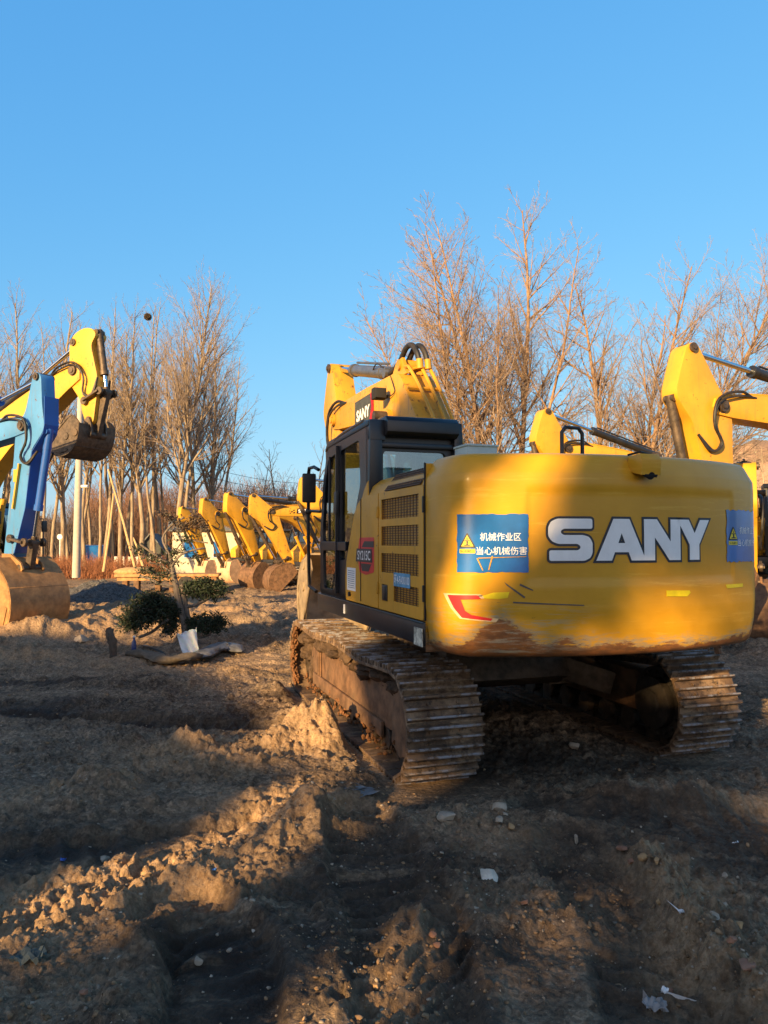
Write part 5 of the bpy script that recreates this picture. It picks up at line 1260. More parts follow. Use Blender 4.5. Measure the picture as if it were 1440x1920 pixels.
# ------------------------------------------------------------------ undergrowth and far thicket
def thicket(name, label, n, fn, hmin, hmax, r, mat, seed, branch=4, lean=.35):
    g = random.Random(seed); segs = []
    for i in range(n):
        x, y, hf = fn(g); z = gz(x, y) - .1; H = g.uniform(hmin, hmax) * hf; d = Vector((g.gauss(0, lean), g.gauss(0, lean), 1)).normalized(); p = Vector((x, y, z)); q = p + d * H * .5; d2 = (d + Vector((g.gauss(0, .15), g.gauss(0, .15), .1))).normalized(); q2 = q + d2 * H * .5
        segs += [(*p, *q, r, r * .7), (*q, *q2, r * .7, r * .3)]
        for k in range(branch):
            t = g.uniform(.2, .95); s = p.lerp(q, t * 2) if t < .5 else q.lerp(q2, t * 2 - 1); e = s + (d + Vector((g.gauss(0, .6), g.gauss(0, .6), g.uniform(-.1, .5)))).normalized() * H * g.uniform(.15, .35)
            segs.append((*s, *e, r * .5, r * .25))
            if branch > 3: e2 = s.lerp(e, .5) + (d + Vector((g.gauss(0, .9), g.gauss(0, .9), .2))).normalized() * H * .12; segs.append((*s.lerp(e, .5), *e2, r * .35, r * .2))
    o = link(name, seg_mesh(segs, 3, name), mat); tag(o, label, 'undergrowth', kind='stuff'); return o
M_RB = m_plain('reddish_stems', (.30, .125, .06), .9, 0, .4, .1, 3); M_FB = m_plain('far_brush', (.23, .13, .09), .95, 0, .35, .1, .5); M_DB = m_plain('dim_brush', (.13, .10, .09), .95, 0, .35, .1, .5)
def band(px0, px1, Z0, Z1):
    def f(g): Z = g.uniform(Z0, Z1); x, y = gxy(g.uniform(px0, px1), Z); return x, y, 1
    return f
thicket('undergrowth', 'dried reddish shrubs and weeds along the foot of the poplars', 2600, band(-60, 300, 44, 50), .5, 1.5, .016, M_RB, 1, 4)
thicket('undergrowth', 'dried tan weeds under the far row of machines and trees', 1500, band(300, 640, 50, 60), .4, 1.3, .016, M_RB, 2, 3)
thicket('far_woods', 'far mass of reddish brown bare brushwood behind the trees', 4200, band(150, 760, 72, 100), 3.0, 8.5, .035, M_FB, 3, 7, .12)
thicket('far_woods', 'far bare woods behind the big machine, low on the horizon', 2200, band(700, 1600, 66, 95), 3.0, 7.0, .035, M_FB, 4, 6, .12)
thicket('far_woods', 'dim far woods beyond the poplars at the left', 1800, band(-150, 200, 66, 95), 2.5, 5.5, .035, M_DB, 5, 6, .12)
# hills
def hill(name, label, pts, Z, col, thick=120):
    """ridge line pts (px,py) at depth Z, sloping down towards and away from the viewer"""
    xs = [p[0] for p in pts]; ys = [p[1] for p in pts]; rows = []; N = 120
    pxs = np.linspace(xs[0], xs[-1], N); rid = np.interp(pxs, xs, ys)
    for j, (dz, f) in enumerate(((-.35, -.02), (-.26, .3), (-.16, .62), (-.07, .88), (0, 1), (.1, .8), (.3, -.02))):
        row = []
        for i, (a, c) in enumerate(zip(pxs, rid)):
            w = P(a, c, Z); H = (w.z + 2) * f - 2; H += (w.z + 2) * .10 * float(fbm(np.array([a * .02]), np.array([j * 1.7]), 1, 4, 9)) * (f > 0)
            row.append((w.x * (1 + dz), Z * (1 + dz), H))
        rows.append(row)
    b = MB(); b.grid(rows); o = link(name, b.mesh(name, ang=180), m_plain(name + '_soil', col, .95, 0, .35, .6, .02 * 300 / Z, .1)); tag(o, kind='structure'); return o
hill('hill', '', [(-900, 985), (-300, 950), (0, 952), (60, 962), (130, 985), (210, 1000), (420, 1002), (700, 1006), (1000, 1004)], 620, (.045, .05, .06))
hill('pale_hill', '', [(1150, 1010), (1250, 960), (1310, 905), (1345, 858), (1380, 836), (1410, 822), (1450, 824), (1500, 815), (1600, 850), (1800, 930), (2100, 1010)], 330, (.42, .27, .17))

# ------------------------------------------------------------------ far things among the trees
M_CREAM = m_plain('cream_render', (.66, .60, .46), .85, 0, .08, .1); M_ROOF = m_plain('grey_roof', (.16, .17, .18), .8, 0, .2, .2)
hx, hy = gxy(340, 49); hs_ = empty('house', (hx, hy, -.42), .25); tag(hs_, 'low cream coloured house behind the far row at the shrub top', 'house')
b = MB(); b.prism([(-2.1, 0), (-2.1, 2.9), (0, 3.6), (2.1, 2.9), (2.1, 0)], -.5, 3.6); b.build('wall', M_CREAM, hs_)
b = MB(); b.bar((1.5, -2.3, 2.9), (1.5, 0, 3.72), 4.6, .1, (0, 0, 1)); b.bar((1.5, 2.3, 2.9), (1.5, 0, 3.72), 4.6, .1, (0, 0, 1)); b.build('roof', M_ROOF, hs_)
for wx in (.6, 2.4):
    b = MB(); b.box((wx, -2.11, 1.7), (.9, .06, 1.1)); f = b.build('window', m_plain('window_frame', (.5, .52, .55), .5), hs_); b = MB(); b.box((wx, -2.15, 1.7), (.75, .03, .95)); b.build('pane', M_BLUE, f)
b = MB(); b.box((-.52, -1.0, 1.0), (.06, .9, 2.0)); b.build('door', M_BROWN, hs_)
b = MB(); b.box((-.52, .9, 1.6), (.06, .7, .9)); b.build('window', M_ROOF, hs_)
# dark gabled shed left of it
sx_, sy_ = gxy(288, 60); sh = empty('shed', (sx_, sy_, -.9), .1); sh.scale = (.75, .75, .75); tag(sh, 'dark gabled shed glimpsed between the trunks left of the cream house', 'shed')
b = MB(); b.prism([(-1.6, 0), (-1.6, 2.4), (0, 4.3), (1.6, 2.4), (1.6, 0)], -1.5, 2.2, 'y'); b.build('wall', m_plain('dark_timber', (.07, .075, .075), .9), sh)
b = MB(); b.bar((-1.75, .3, 2.3), (.0, .3, 4.42), 4.2, .1, (0, 0, 1)); b.bar((1.75, .3, 2.3), (.0, .3, 4.42), 4.2, .1, (0, 0, 1)); b.build('roof', M_ROOF, sh)
# white roadside posts
post = MB(); post.prism(roundpoly([(-.12, 0), (.12, 0), (.12, 1.0), (-.12, 1.0)], .03, 2), -.12, .12); post.box((0, 0, .75), (.25, .25, .12)); pm = post.mesh('guard_post', bevel=.01); mw_ = m_plain('white_paint', (.78, .76, .72), .6)
for i, px in enumerate((189, 219, 231, 244, 257, 268, 281, 301)):
    x, y = gxy(px, 54); o = link('guard_post', pm, mw_, None, (x, y, -.30)); tag(o, 'short white roadside post between the poplar trunks', 'post', 'white roadside posts')
x0_, y0_ = gxy(215, 53.8); x1_, y1_ = gxy(310, 53.8); b = MB(); b.bar((x0_, y0_, -.02), (x1_, y1_, -.02), .15, .35); tag(b.build('low_wall', mw_), 'low whitish roadside kerb wall under the white posts', 'wall')
# blue parked van + signs far
bx, by = gxy(180, 58); o = empty('van', (bx, by, -.42), .4); tag(o, 'small blue van glimpsed between the trunks right of the concrete pole', 'van')
b = MB(); b.prism(roundpoly([(-1.6, .35), (-1.6, 1.9), (.7, 1.95), (1.3, 1.25), (1.7, 1.15), (1.75, .35)], .12, 3), -.8, .8); b.build('body', M_BLUE, o, bevel=.04)
b = MB(); b.box((-.81, .2, 1.5), (.03, 1.9, .5)); b.box((.81, .2, 1.5), (.03, 1.9, .5)); b.build('window', M_DARK, o)
for wy in (-1.1, 1.15):
    for wx in (-.75, .75): b = MB(); b.cyl((wx - .1, wy, .33), (wx + .1, wy, .33), .33, 16); b.build('wheel', M_RUB, o)
x, y = gxy(113, 50); b = MB(); b.cyl((x, y, -.4), (x, y, 2.2), .04, 8); sp_ = b.build('road_sign', mw_); tag(sp_, 'small round white road sign between trunks left of the concrete pole', 'sign'); b = MB(); b.cyl((x, y - .05, 2.1), (x, y - .09, 2.1), .18, 20); b.build('sign_disc', mw_, sp_)
# low flatbed with timber beyond the shrub
fx, fy = gxy(318, 33); fl = empty('flatbed_trailer', (fx, fy, gz(fx, fy)), PI / 2 + .12); tag(fl, 'rusty low flatbed trailer parked beyond the topiary shrub', 'trailer')
M_TAN = m_plain('rust_lit_deck', (.42, .22, .09), .8, 0, .4, .3, 4)
b = MB(); b.box((0, 0, .72), (1.3, 4.4, .12)); b.box((-.5, 0, .58), (.12, 4.2, .16)); b.box((.5, 0, .58), (.12, 4.2, .16)); b.build('deck', M_TAN, fl, bevel=.01)
for k, yy_ in enumerate((-1.9, -1.3, -.2, .5, 1.3, 1.9)): b = MB(); b.box((.3 if k % 2 else -.3, yy_, .28), (.5, .22, .52)); b.build('support_leg', M_BROWN, fl, bevel=.01)
b = MB(); b.ball((.1, 1.5, .85), .45, 8, (1.2, 2.0, .5)); b.build('load', m_plain('sandy_load', (.45, .27, .12), .95), fl)
for wx in (-.55, .55):
    b = MB(); b.cyl((wx - .1, -.8, .35), (wx + .1, -.8, .35), .34, 16); b.build('wheel', M_RUB, fl)

# ------------------------------------------------------------------ gravel heap
hc = G(118, 1128); pile = MB(); rows = []
for i in range(40):
    r = i / 39; row = []
    for j in range(97):
        a = 2 * PI * j / 96; x = hc.x - .5 + 2.4 * r * math.cos(a); y = hc.y + 4.0 + 2.6 * r * math.sin(a)
        hgt = .78 * (1 - r ** 1.4) + .12 * float(fbm(np.array([x]), np.array([y]), 1.2, 4, 55)) * (1 - r) + .035 * float(fbm(np.array([x]), np.array([y]), 9, 3, 56)); row.append((x, y, gz(x, y) * (1 if r > .9 else 1) + hgt * .95 - .10 * r ** 4))
    rows.append(row)
pile.grid(rows); o = pile.build('gravel_heap', m_plain('grey_gravel', (.10, .095, .092), .95, 0, .7, 1.0, 16, .2), None, ang=180, weld=True); tag(o, 'low heap of grey gravel behind the rusty bucket', 'gravel heap')

# ------------------------------------------------------------------ topiary shrub
tb = G(345, 1218); TS = empty('topiary_tree', (tb.x, tb.y, gz(tb.x, tb.y)), 0); tag(TS, 'crooked cloud-pruned evergreen with separate leaf pads and a sparse brown top', 'tree')
ZT = tb.y
def tl(px, py, dz=0): w = P(px, py, ZT + dz); return w - TS.location
M_TB = m_bark('shrub_bark', (.10, .085, .075), (.22, .18, .15), 6)
b = MB()
b.tube(smooth_path([tl(345, 1235), tl(348, 1180), tl(336, 1130), tl(328, 1090), tl(322, 1060), tl(318, 1035)], 5), [.075, .074, .072, .07, .068, .066, .065, .064, .063, .062, .06, .058, .056, .054, .052, .05, .048, .046, .044, .042, .04, .038, .036, .034, .032, .03][:26], 9)
b.tube(smooth_path([tl(352, 1232), tl(356, 1180), tl(346, 1120), tl(340, 1095)], 5), .035, 8)
tk = b.build('trunk', M_TB, TS)
b = MB()
for pl, r in (([(330, 1100), (300, 1095), (280, 1085), (262, 1080)], .022), ([(340, 1140), (365, 1135), (385, 1125), (410, 1110)], .028), ([(345, 1185), (370, 1195), (395, 1190)], .022), ([(338, 1150), (310, 1165), (285, 1185), (260, 1195)], .026), ([(322, 1062), (340, 1040), (370, 1030), (385, 1028)], .018), ([(318, 1040), (305, 1010), (322, 985), (345, 970)], .018), ([(322, 1060), (290, 1040), (262, 1020)], .018), ([(326, 1075), (300, 1060), (280, 1055)], .014), ([(320, 1050), (345, 1015), (390, 1018)], .012)):
    b.tube(smooth_path([tl(*p, dz=random.uniform(-.1, .1)) for p in pl], 4), r, 7)
b.build('limbs', M_TB, TS)
def m_leaf(name, c1, c2):
    t = NT(name); v = t.noise(2.6, 3, .6); c = t.mix(t.ramp(v, .3, .7), c1, c2); return t.out(c, .6, 0, None, .3)
M_LEAF = m_leaf('evergreen_leaf', (.012, .022, .012), (.035, .052, .026)); M_BLEAF = m_leaf('browned_leaf', (.12, .065, .04), (.055, .05, .035))
def pad(name, ells, n, mat, seed, sz=.028, sparse=False):
    g = np.random.default_rng(seed); VV = []; FF = []
    tw = []
    for (px, py, rx, ry) in ells:
        c = np.array(tl(px, py)); rx_, rz_ = rx * ZT / FPX, ry * ZT / FPX
        m = int(n * .62 * rx * ry / 900)
        u = g.normal(size=(m, 3)); u /= np.linalg.norm(u, axis=1)[:, None]; rr = g.uniform(.2 if sparse else .42, 1.12, (m, 1)) ** (.7)
        pp = u * rr * (1 + .28 * np.sin(u[:, :1] * 9 + u[:, 2:3] * 7) + .12 * np.sin(u[:, 1:2] * 23 + seed)) * [rx_, rx_ * .85, rz_] + c
        a = g.normal(size=(m, 3)); a /= np.linalg.norm(a, axis=1)[:, None]; bb = np.cross(a, g.normal(size=(m, 3))); bb /= np.linalg.norm(bb, axis=1)[:, None]
        s = sz * g.uniform(.6, 1.2, (m, 1)); VV.append(np.stack([pp - a * s, pp - bb * s * .42, pp + a * s, pp + bb * s * .42], 1).reshape(-1, 3))
        for i in range(0, m, 9): tw.append((*(c + (pp[i] - c) * .15), *pp[i], .006, .003))
    V_ = np.vstack(VV); F_ = np.arange(len(V_)).reshape(-1, 4)
    o = link(name, np_mesh(name, V_, F_), mat, TS); link('twigs', seg_mesh(tw, 3, 'twigs'), M_TB, o); return o
pad('foliage', [(395, 1108, 32, 17), (372, 1106, 22, 16), (352, 1103, 14, 12), (412, 1098, 14, 12), (380, 1090, 20, 8)], 4200, M_LEAF, 1)
pad('foliage', [(380, 1170, 28, 18), (405, 1168, 22, 18), (362, 1172, 15, 16)], 4200, M_LEAF, 2)
pad('foliage', [(270, 1150, 38, 26), (300, 1140, 34, 24), (250, 1165, 26, 20), (325, 1150, 18, 22), (285, 1122, 30, 14), (318, 1175, 16, 16)], 3600, M_LEAF, 3)
pad('foliage', [(262, 1030, 18, 12), (285, 1045, 22, 10), (300, 1080, 32, 14), (275, 1068, 20, 10)], 900, M_LEAF, 4, .03, True)
pad('foliage', [(322, 972, 20, 12), (345, 985, 26, 14), (308, 965, 14, 10), (368, 975, 18, 16), (380, 990, 16, 12)], 1100, M_BLEAF, 5, .03, True)
pad('foliage', [(350, 1010, 30, 12), (330, 1035, 30, 12), (315, 1055, 28, 12), (370, 1045, 22, 8)], 700, M_LEAF, 6, .03, True)

# ------------------------------------------------------------------ small things on the ground
def cloth_tube(name, label, cat, pts, mat, seed, rx, rz):
    g = random.Random(seed); b = MB(); P_ = smooth_path(pts, 6); rows = []
    for i, p in enumerate(P_):
        d = (P_[min(i + 1, len(P_) - 1)] - P_[max(i - 1, 0)]); d.z = 0; d.normalize(); s = Vector((d.y, -d.x, 0)); row = []
        e = min(1, min(i, len(P_) - 1 - i) / 2.5 + .15)
        for k in range(17):
            a = 2 * PI * k / 16; f = 1 + .22 * math.sin(a * 3 + i * .9) * .6 + .12 * math.sin(i * 1.7 + a * 5)
            row.append(tuple(p + s * math.cos(a) * rx * f * e + Vector((0, 0, math.sin(a) * rz * f * e))))
        rows.append(row)
    b.grid(rows); return tag(b.build(name, mat, None, ang=70), label, cat)
def gp(px, py, dz=0): v = G(px, py); v.z = gz(v.x, v.y) + dz; return v
M_BURL = m_plain('muddy_burlap', (.13, .10, .07), .95, 0, .3, .5, 12); M_TARP = m_plain('grey_plastic_sheet', (.13, .13, .135), .5, 0, .5, .3, 8)
cloth_tube('rolled_sacking', 'long roll of muddy burlap lying at the foot of the topiary tree', 'sacking', [gp(238, 1236, .06), gp(275, 1244, .07), gp(315, 1250, .08), gp(350, 1248, .08), gp(372, 1242, .07)], M_BURL, 1, .13, .055)
cloth_tube('crumpled_sheet', 'crumpled grey plastic sheet at the right end of the burlap roll', 'plastic sheet', [gp(366, 1244, .06), gp(395, 1234, .09), gp(425, 1228, .08), (gp(455, 1230, .05))], M_TARP, 2, .16, .06)
cloth_tube('upright_sack', 'folded tan sack standing on end left of the burlap roll', 'sack', [gp(212, 1242, -.02), gp(212, 1242, .20), gp(206, 1242, .36), gp(203, 1242, .44)], M_BURL, 4, .16, .07)
c = gp(357, 1238); bg = empty('plastic_bag', c, 0); tag(bg, 'open white plastic bag standing in front of the topiary trunk', 'bag')
rows = []; rr = random.Random(8)
for i in range(14):
    t = i / 13; row = []
    for k in range(25):
        a = 2 * PI * k / 24; rx = (.115 + .035 * t if t > .3 else .06 + .25 * t) * (1 + .12 * math.sin(a * 3 + t * 5) + .06 * math.sin(a * 7 + t * 9)); ry = (.07 - .045 * max(0, t - .3))
        row.append((rx * math.cos(a) - .05 * t, ry * math.sin(a) + .02 * math.sin(a * 5 + t * 11), t * .42 + (.05 * math.cos(a) + .02 * math.sin(a * 4) if t > .85 else 0)))
    rows.append(row)
def m_bag():
    t = NT('white_bag'); t.b.inputs['Subsurface Weight'].default_value = .3; t.bump(t.noise(18, 4, .6), .4, .02); return t.out((.80, .84, .86), .4)
b = MB(); b.grid(rows); b.build('bag_film', m_bag(), bg, ang=80)
b = MB(); b.ball((0, 0, .07), .10, 8, (1, .7, .8)); b.build('bag_contents', M_WHITE, bg)
c = gp(251, 1226); bt = empty('bottle', c); tag(bt, 'small dark blue bottle standing beside the burlap roll', 'bottle')
b = MB(); b.tube([(0, 0, 0), (0, 0, .16), (0, 0, .20), (0, 0, .24)], [.038, .038, .016, .016], 14); b.build('glass_body', m_plain('blue_plastic', (.02, .04, .16), .2), bt)
b = MB(); b.cyl((0, 0, .24), (0, 0, .265), .02, 12); b.build('cap', M_WHITE, bt)
cloth_tube('pipe_offcut', 'thin dark pipe lying in the soil behind the burlap roll', 'pipe', [gp(262, 1212, .04), gp(285, 1222, .04), gp(312, 1230, .05)], M_BLK, 4, .02, .02)

M_RW = m_plain('white_quartz', (.66, .56, .44), .7, 0, .35, .4, 6); M_RG = m_plain('grey_limestone', (.38, .30, .22), .85, 0, .3, .5, 6); M_RO = m_plain('ochre_sandstone', (.40, .24, .11), .85, 0, .3, .5, 6); M_RR = m_plain('red_brick_stone', (.30, .15, .09), .85, 0, .3, .5, 6)
rocks = [ # px, py, width px, height ratio, material, label
    (915, 1650, 46, .62, M_RW, 'white and rust streaked stone, brightest on the ground in the lower right'),
    (934, 1536, 38, .70, M_RG, 'pale rounded stone in the group behind the track, farthest of it'),
    (838, 1558, 44, .60, M_RG, 'angular pale stone left of the rounded pair'),
    (938, 1572, 24, .85, M_RG, 'left half of the touching pair of round stones'),
    (958, 1574, 17, .8, M_RO, 'small ochre stone touching the round pale one'),
    (948, 1552, 16, .6, M_RG, 'small flat grey stone just under the farthest pale one'),
    (1078, 1414, 26, .8, M_RG, 'pale wedge shaped stone under the counterweight'),
    (1081, 1587, 17, 1.2, M_RG, 'thin grey shard standing upright in the soil'),
    (1168, 1612, 24, .6, M_RR, 'brownish stone at the top of the dirt ridge'),
    (1183, 1642, 18, .8, M_RR, 'reddish stone lying first along the dirt ridge'),
    (1208, 1660, 24, .9, M_RO, 'tilted ochre lump on the dirt ridge'),
    (1232, 1674, 18, .8, M_RO, 'round ochre lump beside the dark rut'),
    (1236, 1718, 12, 1.3, M_RO, 'upright tan splinter of stone in the dark rut'),
    (1360, 1667, 22, .5, M_RG, 'flat grey stone alone on the right'),
    (1340, 1788, 26, .9, M_RG, 'pale angular block in the right end of the dirt ridge'),
    (1388, 1810, 20, .8, M_RO, 'tan lump next to the pale angular block'),
    (1374, 1858, 22, .8, M_RR, 'brown lump low on the dirt ridge'),
    (1400, 1892, 40, .55, M_RR, 'broad red flat stone in the lower right corner'),
    (1253, 1848, 18, .8, M_RR, 'reddish stone above the crumpled grey cloth'),
    (372, 1805, 20, .9, M_RG, 'grey stone in the dark bare patch'),
    (430, 1793, 12, .9, M_RG, 'small grey stone right of the one in the dark bare patch'),
    (158, 1881, 22, .7, M_RR, 'brown stone near the lower left corner'),
    (707, 1855, 20, .95, M_RO, 'sunlit rounded ochre stone at the bottom'),
    (196, 1597, 26, .4, M_RG, 'long flat stone in the dark wet strip'),
    (473, 1720, 12, .7, M_RG, 'little pale stone above the dark bare patch'),
    (475, 1746, 9, 1, M_RW, 'tiny white stone above the dark bare patch'),
    (285, 1208, 34, .7, M_RG, 'broad grey boulder left of the topiary tree') if False else (152, 1206, 32, .6, M_RG, 'broad grey stone beside the tan standing sack'),
    (985, 1718, 20, .7, M_RR, 'brown clay lump under the white streaked stone'),
    (820, 1795, 16, .8, M_RR, 'reddish pebble left of the curved tread marks'),
    (812, 1781, 16, .9, M_RR, 'reddish stone left of the curved tread marks, upper one'),
]
for i, (px, py, wpx, hr, mt, lb) in enumerate(rocks):
    c = gp(px, py); s = wpx / 2 * c.y / FPX; V_, F_ = rock_verts(3, s, (1, .8, hr), 60 + i, .12)
    V_ = V_ * (1 + .10 * fbm(V_[:, 0] / s * 1.3 + i, V_[:, 1] / s * 1.3 + V_[:, 2] / s, 2, 3, i))[:, None]
    o = link('stone', np_mesh('stone', V_, F_), mt, None, (c.x, c.y, c.z + s * hr * .55 + .008)); o.data.polygons.foreach_set('use_smooth', [False] * len(F_)); tag(o, lb, 'stone', 'loose stones')
def scrap(px, py, wpx, mat, label, cat, seed, name, amp=.35):
    c = gp(px, py); s = wpx / 2 * c.y / FPX; g = np.random.default_rng(seed); N = 14; rows = []
    for i in range(N):
        row = []
        for j in range(N):
            u, v = i / (N - 1) * 2 - 1, j / (N - 1) * 2 - 1; k = (1 - .22 * max(abs(u), abs(v)) * g.random()) / max(1, math.hypot(u, v) * .95)
            row.append((c.x + u * s * k, c.y + v * s * .8 * k, c.z + .01 + s * amp * (.5 + math.sin(u * 6 + v * 3 + seed) * .6 + math.sin(v * 9 - u * 5) * .6 + g.uniform(-.45, .45)) * (1 - .5 * max(abs(u), abs(v)))))
        rows.append(row)
    b = MB(); b.grid(rows); return tag(b.build(name, mat, None, ang=25, solid=.003), label, cat)
scrap(1228, 1896, 44, m_plain('grey_cloth', (.30, .28, .27), .9, 0, .2, .3, 10), 'crumpled grey cloth on the soil at the bottom right', 'cloth', 3, 'crumpled_cloth')
scrap(1382, 1584, 15, M_WHITE, 'small white paper scrap at the right on the soil', 'paper', 5, 'paper_scrap', .6)
scrap(1278, 1763, 11, M_WHITE, 'white paper scrap lying in the dark rut', 'paper', 7, 'paper_scrap', .35)
scrap(1247, 1882, 12, M_WHITE, 'white paper scrap touching the crumpled grey cloth', 'paper', 9, 'paper_scrap', .6)
scrap(118, 1607, 10, m_plain('blue_wrapper', (.05, .16, .62), .4), 'bright blue wrapper in the dark wet strip', 'wrapper', 11, 'wrapper', .25)
scrap(401, 1651, 5, m_plain('blue_wrapper', (.05, .2, .62), .4), 'tiny blue wrapper at the edge of the sunlit strip', 'wrapper', 13, 'wrapper', .25)
scrap(55, 1817, 60, m_plain('green_grey_rag', (.10, .12, .11), .8), 'dirty green-grey rag trodden into the soil at the lower left', 'rag', 15, 'rag', .3)
scrap(675, 1490, 60, m_plain('frosted_film', (.16, .17, .18), .5), 'pale blue-grey plastic film pressed into the soil before the track', 'plastic film', 17, 'plastic_film', .05)
scrap(248, 1101, 0.1, M_BLUE, 'x', 'x', 1, 'x') if False else None
# ------------------------------------------------------------------ light
SUN_AZ = Vector((-.55, -.835)).normalized(); SUN_EL = R(16)
sd = Vector((SUN_AZ.x * math.cos(SUN_EL), SUN_AZ.y * math.cos(SUN_EL), math.sin(SUN_EL)))
sl = bpy.data.lights.new('sun', 'SUN'); sl.energy = 5.0; sl.angle = R(.8); sl.color = (1.0, .665, .30)
so = bpy.data.objects.new('sun', sl); COL.objects.link(so); so.rotation_euler = sd.to_track_quat('Z', 'Y').to_euler(); so.location = sd * 60
w = bpy.data.worlds.new('World'); SC.world = w; w.use_nodes = True; nt = w.node_tree
bg = nt.nodes['Background']; sk = nt.nodes.new('ShaderNodeTexSky'); sk.sky_type = 'NISHITA'; sk.sun_disc = False
sk.sun_elevation = SUN_EL; sk.sun_rotation = math.atan2(sd.x, sd.y); sk.altitude = 200; sk.air_density = 1.6; sk.dust_density = 0.0; sk.ozone_density = 2.0
bg.inputs['Strength'].default_value = .15
# clear winter sky: per-channel contrast of the physical sky
EXPO = 1.3
sep = nt.nodes.new('ShaderNodeSeparateColor'); com = nt.nodes.new('ShaderNodeCombineColor')
nt.links.new(sk.outputs[0], sep.inputs[0])
for i, (g_, k_) in enumerate(((.85, .50), (.52, .785), (.30, 1.10))):
    m1 = nt.nodes.new('ShaderNodeMath'); m1.operation = 'POWER'; m1.inputs[1].default_value = g_; nt.links.new(sep.outputs[i], m1.inputs[0])
    m2 = nt.nodes.new('ShaderNodeMath'); m2.operation = 'MULTIPLY'; m2.inputs[1].default_value = k_ * .15 ** g_ / .15 / 2 ** EXPO; nt.links.new(m1.outputs[0], m2.inputs[0])
    nt.links.new(m2.outputs[0], com.inputs[i])
# the bright warm part of the sky round the low sun
tcw = nt.nodes.new('ShaderNodeTexCoord'); dp = nt.nodes.new('ShaderNodeVectorMath'); dp.operation = 'DOT_PRODUCT'; dp.inputs[1].default_value = sd[:]
nt.links.new(tcw.outputs['Generated'], dp.inputs[0])
mx_ = nt.nodes.new('ShaderNodeMath'); mx_.operation = 'MAXIMUM'; nt.links.new(dp.outputs['Value'], mx_.inputs[0]); mx_.inputs[1].default_value = 0
pw = nt.nodes.new('ShaderNodeMath'); pw.operation = 'POWER'; nt.links.new(mx_.outputs[0], pw.inputs[0]); pw.inputs[1].default_value = 2.0
sxz = nt.nodes.new('ShaderNodeSeparateXYZ'); nt.links.new(tcw.outputs['Generated'], sxz.inputs[0])
zn = nt.nodes.new('ShaderNodeMapRange'); zn.interpolation_type = 'SMOOTHSTEP'; nt.links.new(sxz.outputs[2], zn.inputs[0]); zn.inputs[1].default_value = .60; zn.inputs[2].default_value = .92; zn.inputs[3].default_value = 1; zn.inputs[4].default_value = .30
lo = nt.nodes.new('ShaderNodeMapRange'); nt.links.new(sxz.outputs[2], lo.inputs[0]); lo.inputs[1].default_value = .08; lo.inputs[2].default_value = .48; lo.inputs[3].default_value = 1; lo.inputs[4].default_value = .1
pl_ = nt.nodes.new('ShaderNodeMath'); pl_.operation = 'MULTIPLY'; nt.links.new(pw.outputs[0], pl_.inputs[0]); nt.links.new(lo.outputs[0], pl_.inputs[1]); pw = pl_
dk = nt.nodes.new('ShaderNodeVectorMath'); dk.operation = 'SCALE'; nt.links.new(com.outputs[0], dk.inputs[0]); nt.links.new(zn.outputs[0], dk.inputs['Scale']); com = dk
vm = nt.nodes.new('ShaderNodeVectorMath'); vm.operation = 'SCALE'; vm.inputs[0].default_value = [k / .15 / 2 ** EXPO for k in (3.6, 2.0, .76)]; nt.links.new(pw.outputs[0], vm.inputs['Scale'])
ad = nt.nodes.new('ShaderNodeVectorMath'); ad.operation = 'ADD'; nt.links.new(com.outputs[0], ad.inputs[0]); nt.links.new(vm.outputs[0], ad.inputs[1])
nt.links.new(ad.outputs[0], bg.inputs['Color'])
SC.view_settings.view_transform = 'Standard'; SC.view_settings.look = 'None'; SC.view_settings.exposure = EXPO; SC.view_settings.gamma = 1
SC.render.engine = 'CYCLES'; SC.cycles.use_denoising = True; SC.cycles.max_bounces = 6; SC.cycles.transparent_max_bounces = 12
try: SC.cycles.denoiser = 'OPENIMAGEDENOISE'
except Exception: pass
# ------------------------------------------------------------------ unseen wall and tree crowns, added and shaped to throw the shadows
AV = -SUN_AZ; AV = Vector((AV.x, AV.y)); VV_ = Vector((AV.y, -AV.x)); TEL = math.tan(SUN_EL)
def vh(v, h, D): return Vector((VV_.x * v - AV.x * D, VV_.y * v - AV.y * D, h + D * TEL))
yw = math.atan2(VV_.y, VV_.x)
D0 = 17.0
wh = empty('shadow_caster_wall', (*vh(0, 0, D0).xy, 0), yw); tag(wh, 'added grey brick wall, outline and openings shaped to cast shadows, behind the photographer', 'wall')
z_ = lambda h: h + D0 * TEL + (.30 if h > .5 else .12)
prof = [(-30, 0), (-30, z_(.6)), (-14.2, z_(.6)), (-14.0, z_(1.75)), (-12.6, z_(2.15)), (-10.4, z_(2.25)), (-10.2, z_(3.1)), (-8.7, z_(3.1)), (-8.5, z_(1.9)), (-7.6, z_(1.9)), (-5.6, z_(1.52)), (-4.6, z_(1.16)), (-3.62, z_(1.10)), (-3.52, D0 * TEL + .32), (-3.05, D0 * TEL + .58), (-2.78, D0 * TEL + .80), (-2.66, z_(2.15)), (3.5, z_(2.2)), (3.6, z_(3.6)), (14, z_(3.6)), (14, 0)]  # added wall; its outline follows the wanted shadow edge
zz = lambda h: h + D0 * TEL
open_ = [rect(-1.90, -1.62, zz(.52), zz(.95)), rect(-1.40, -1.10, zz(.95), zz(1.12)), rect(-.95, -.45, zz(1.52), zz(1.78))]  # holes placed to pass patches of sun
b = MB(); b.tmesh(plate2d(prof, open_, .4), lambda c: (c.x, c.z - .2, c.y)); b.build('wall', m_plain('grey_brick', (.24, .22, .20), .9, 0, .2, .3, 6), wh, smooth=False)
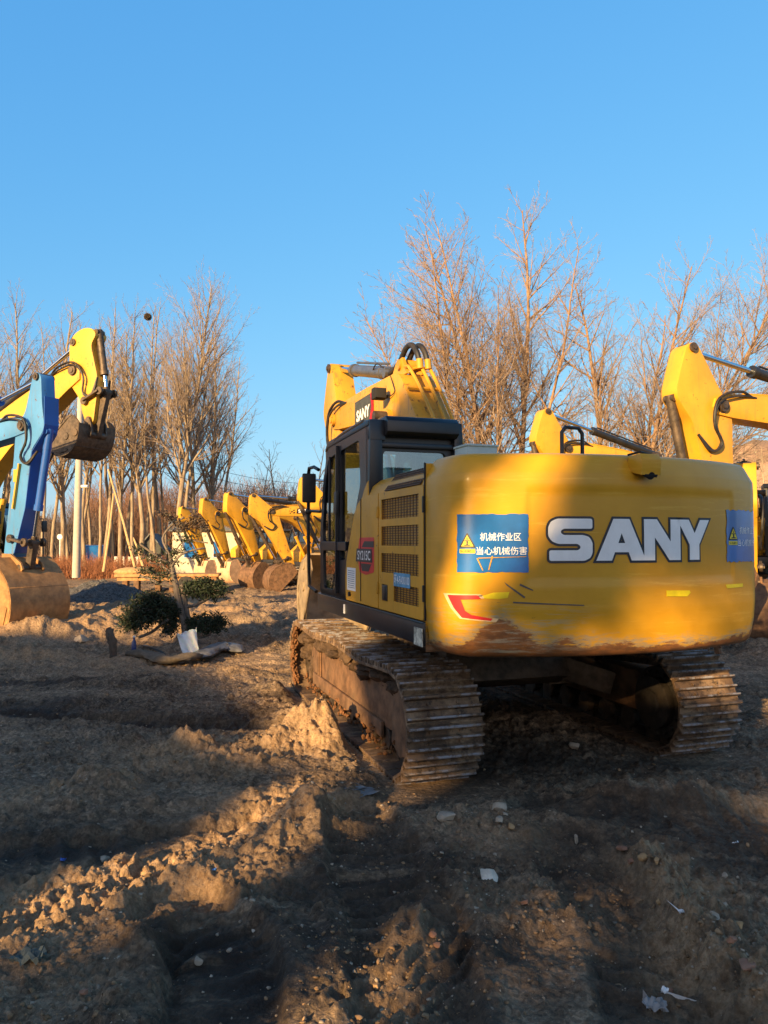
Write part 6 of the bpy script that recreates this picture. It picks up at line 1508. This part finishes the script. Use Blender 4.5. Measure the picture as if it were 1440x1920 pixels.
def inpoly(p, poly):
    x, y = p; c = False; j = len(poly) - 1
    for i in range(len(poly)):
        (xi, yi), (xj, yj) = poly[i], poly[j]
        if (yi > y) != (yj > y) and x < (xj - xi) * (y - yi) / (yj - yi) + xi: c = not c
        j = i
    return c
def shadow_tree(label, poly, D, n, seed, trunk_v, sz=.11):  # added leaf crown that fills a shadow outline
    g = random.Random(seed); xs = [p[0] for p in poly]; ys = [p[1] for p in poly]; pts = []
    while len(pts) < n:
        p = (g.uniform(min(xs), max(xs)), g.uniform(min(ys), max(ys)))
        if inpoly(p, poly): pts.append(p)
    base = vh(trunk_v, 0, D); o = empty('shadow_caster_tree', (base.x, base.y, 0)); tag(o, label, 'tree', 'added shadow casters behind the photographer')
    V = []; tw = []
    cy = sum(ys) / len(ys)
    for v, h in pts:
        c = vh(v, h, D + g.uniform(-.7, .7)); c.z = vh(v, h, D).z + .27; c -= o.location
        a = Vector((g.gauss(0, 1), g.gauss(0, 1), g.gauss(0, 1))).normalized(); bb = a.cross(Vector((g.gauss(0, 1), g.gauss(0, 1), g.gauss(0, 1)))).normalized()
        V += [c - a * sz, c - bb * sz * .6, c + a * sz, c + bb * sz * .6]
        if g.random() < .012: t = Vector((0, 0, max(1.5, c.z * .8))); tw.append((*t, *c, .03, .01))
    V = np.array([v[:] for v in V]); link('crown', np_mesh('crown', V, np.arange(len(V)).reshape(-1, 4)), M_LEAF, o)
    top = max(ys) + D * TEL; tw.append((0, 0, -.2, 0, 0, top * .9, .10, .04)); link('trunk', seg_mesh(tw, 6, 'trunk'), M_BARK, o)
shadow_tree('added dark leaf crown shaped to cast shadows behind the photographer, left of two', [(-5.3, 5.3), (-5.1, 4.8), (-5.7, 4.4), (-5.9, 3.2), (-4.7, 2.75), (-3.9, 2.6), (-4.2, 2.2), (-3.7, 1.5), (-3.3, 1.25), (-2.72, 1.3), (-2.62, 2.0), (-2.5, 2.6), (-2.35, 3.0), (-2.05, 3.6), (-1.98, 4.6), (-2.8, 5.6), (-3.6, 5.4), (-4.4, 5.6)], 15, 7600, 1, -3.1)
shadow_tree('added broad leaf crown shaped to cast shadows behind the photographer, right of two', [(-1.72, 4.4), (-1.76, 3.3), (-1.95, 2.8), (-2.28, 2.3), (-1.85, 2.2), (-1.5, 2.45), (-1.2, 2.85), (-.7, 3.25), (0, 3.5), (1.6, 3.7), (2.6, 4.2), (1.6, 5.6), (.2, 6.0), (-1.0, 5.4)], 15, 6500, 2, -.6)
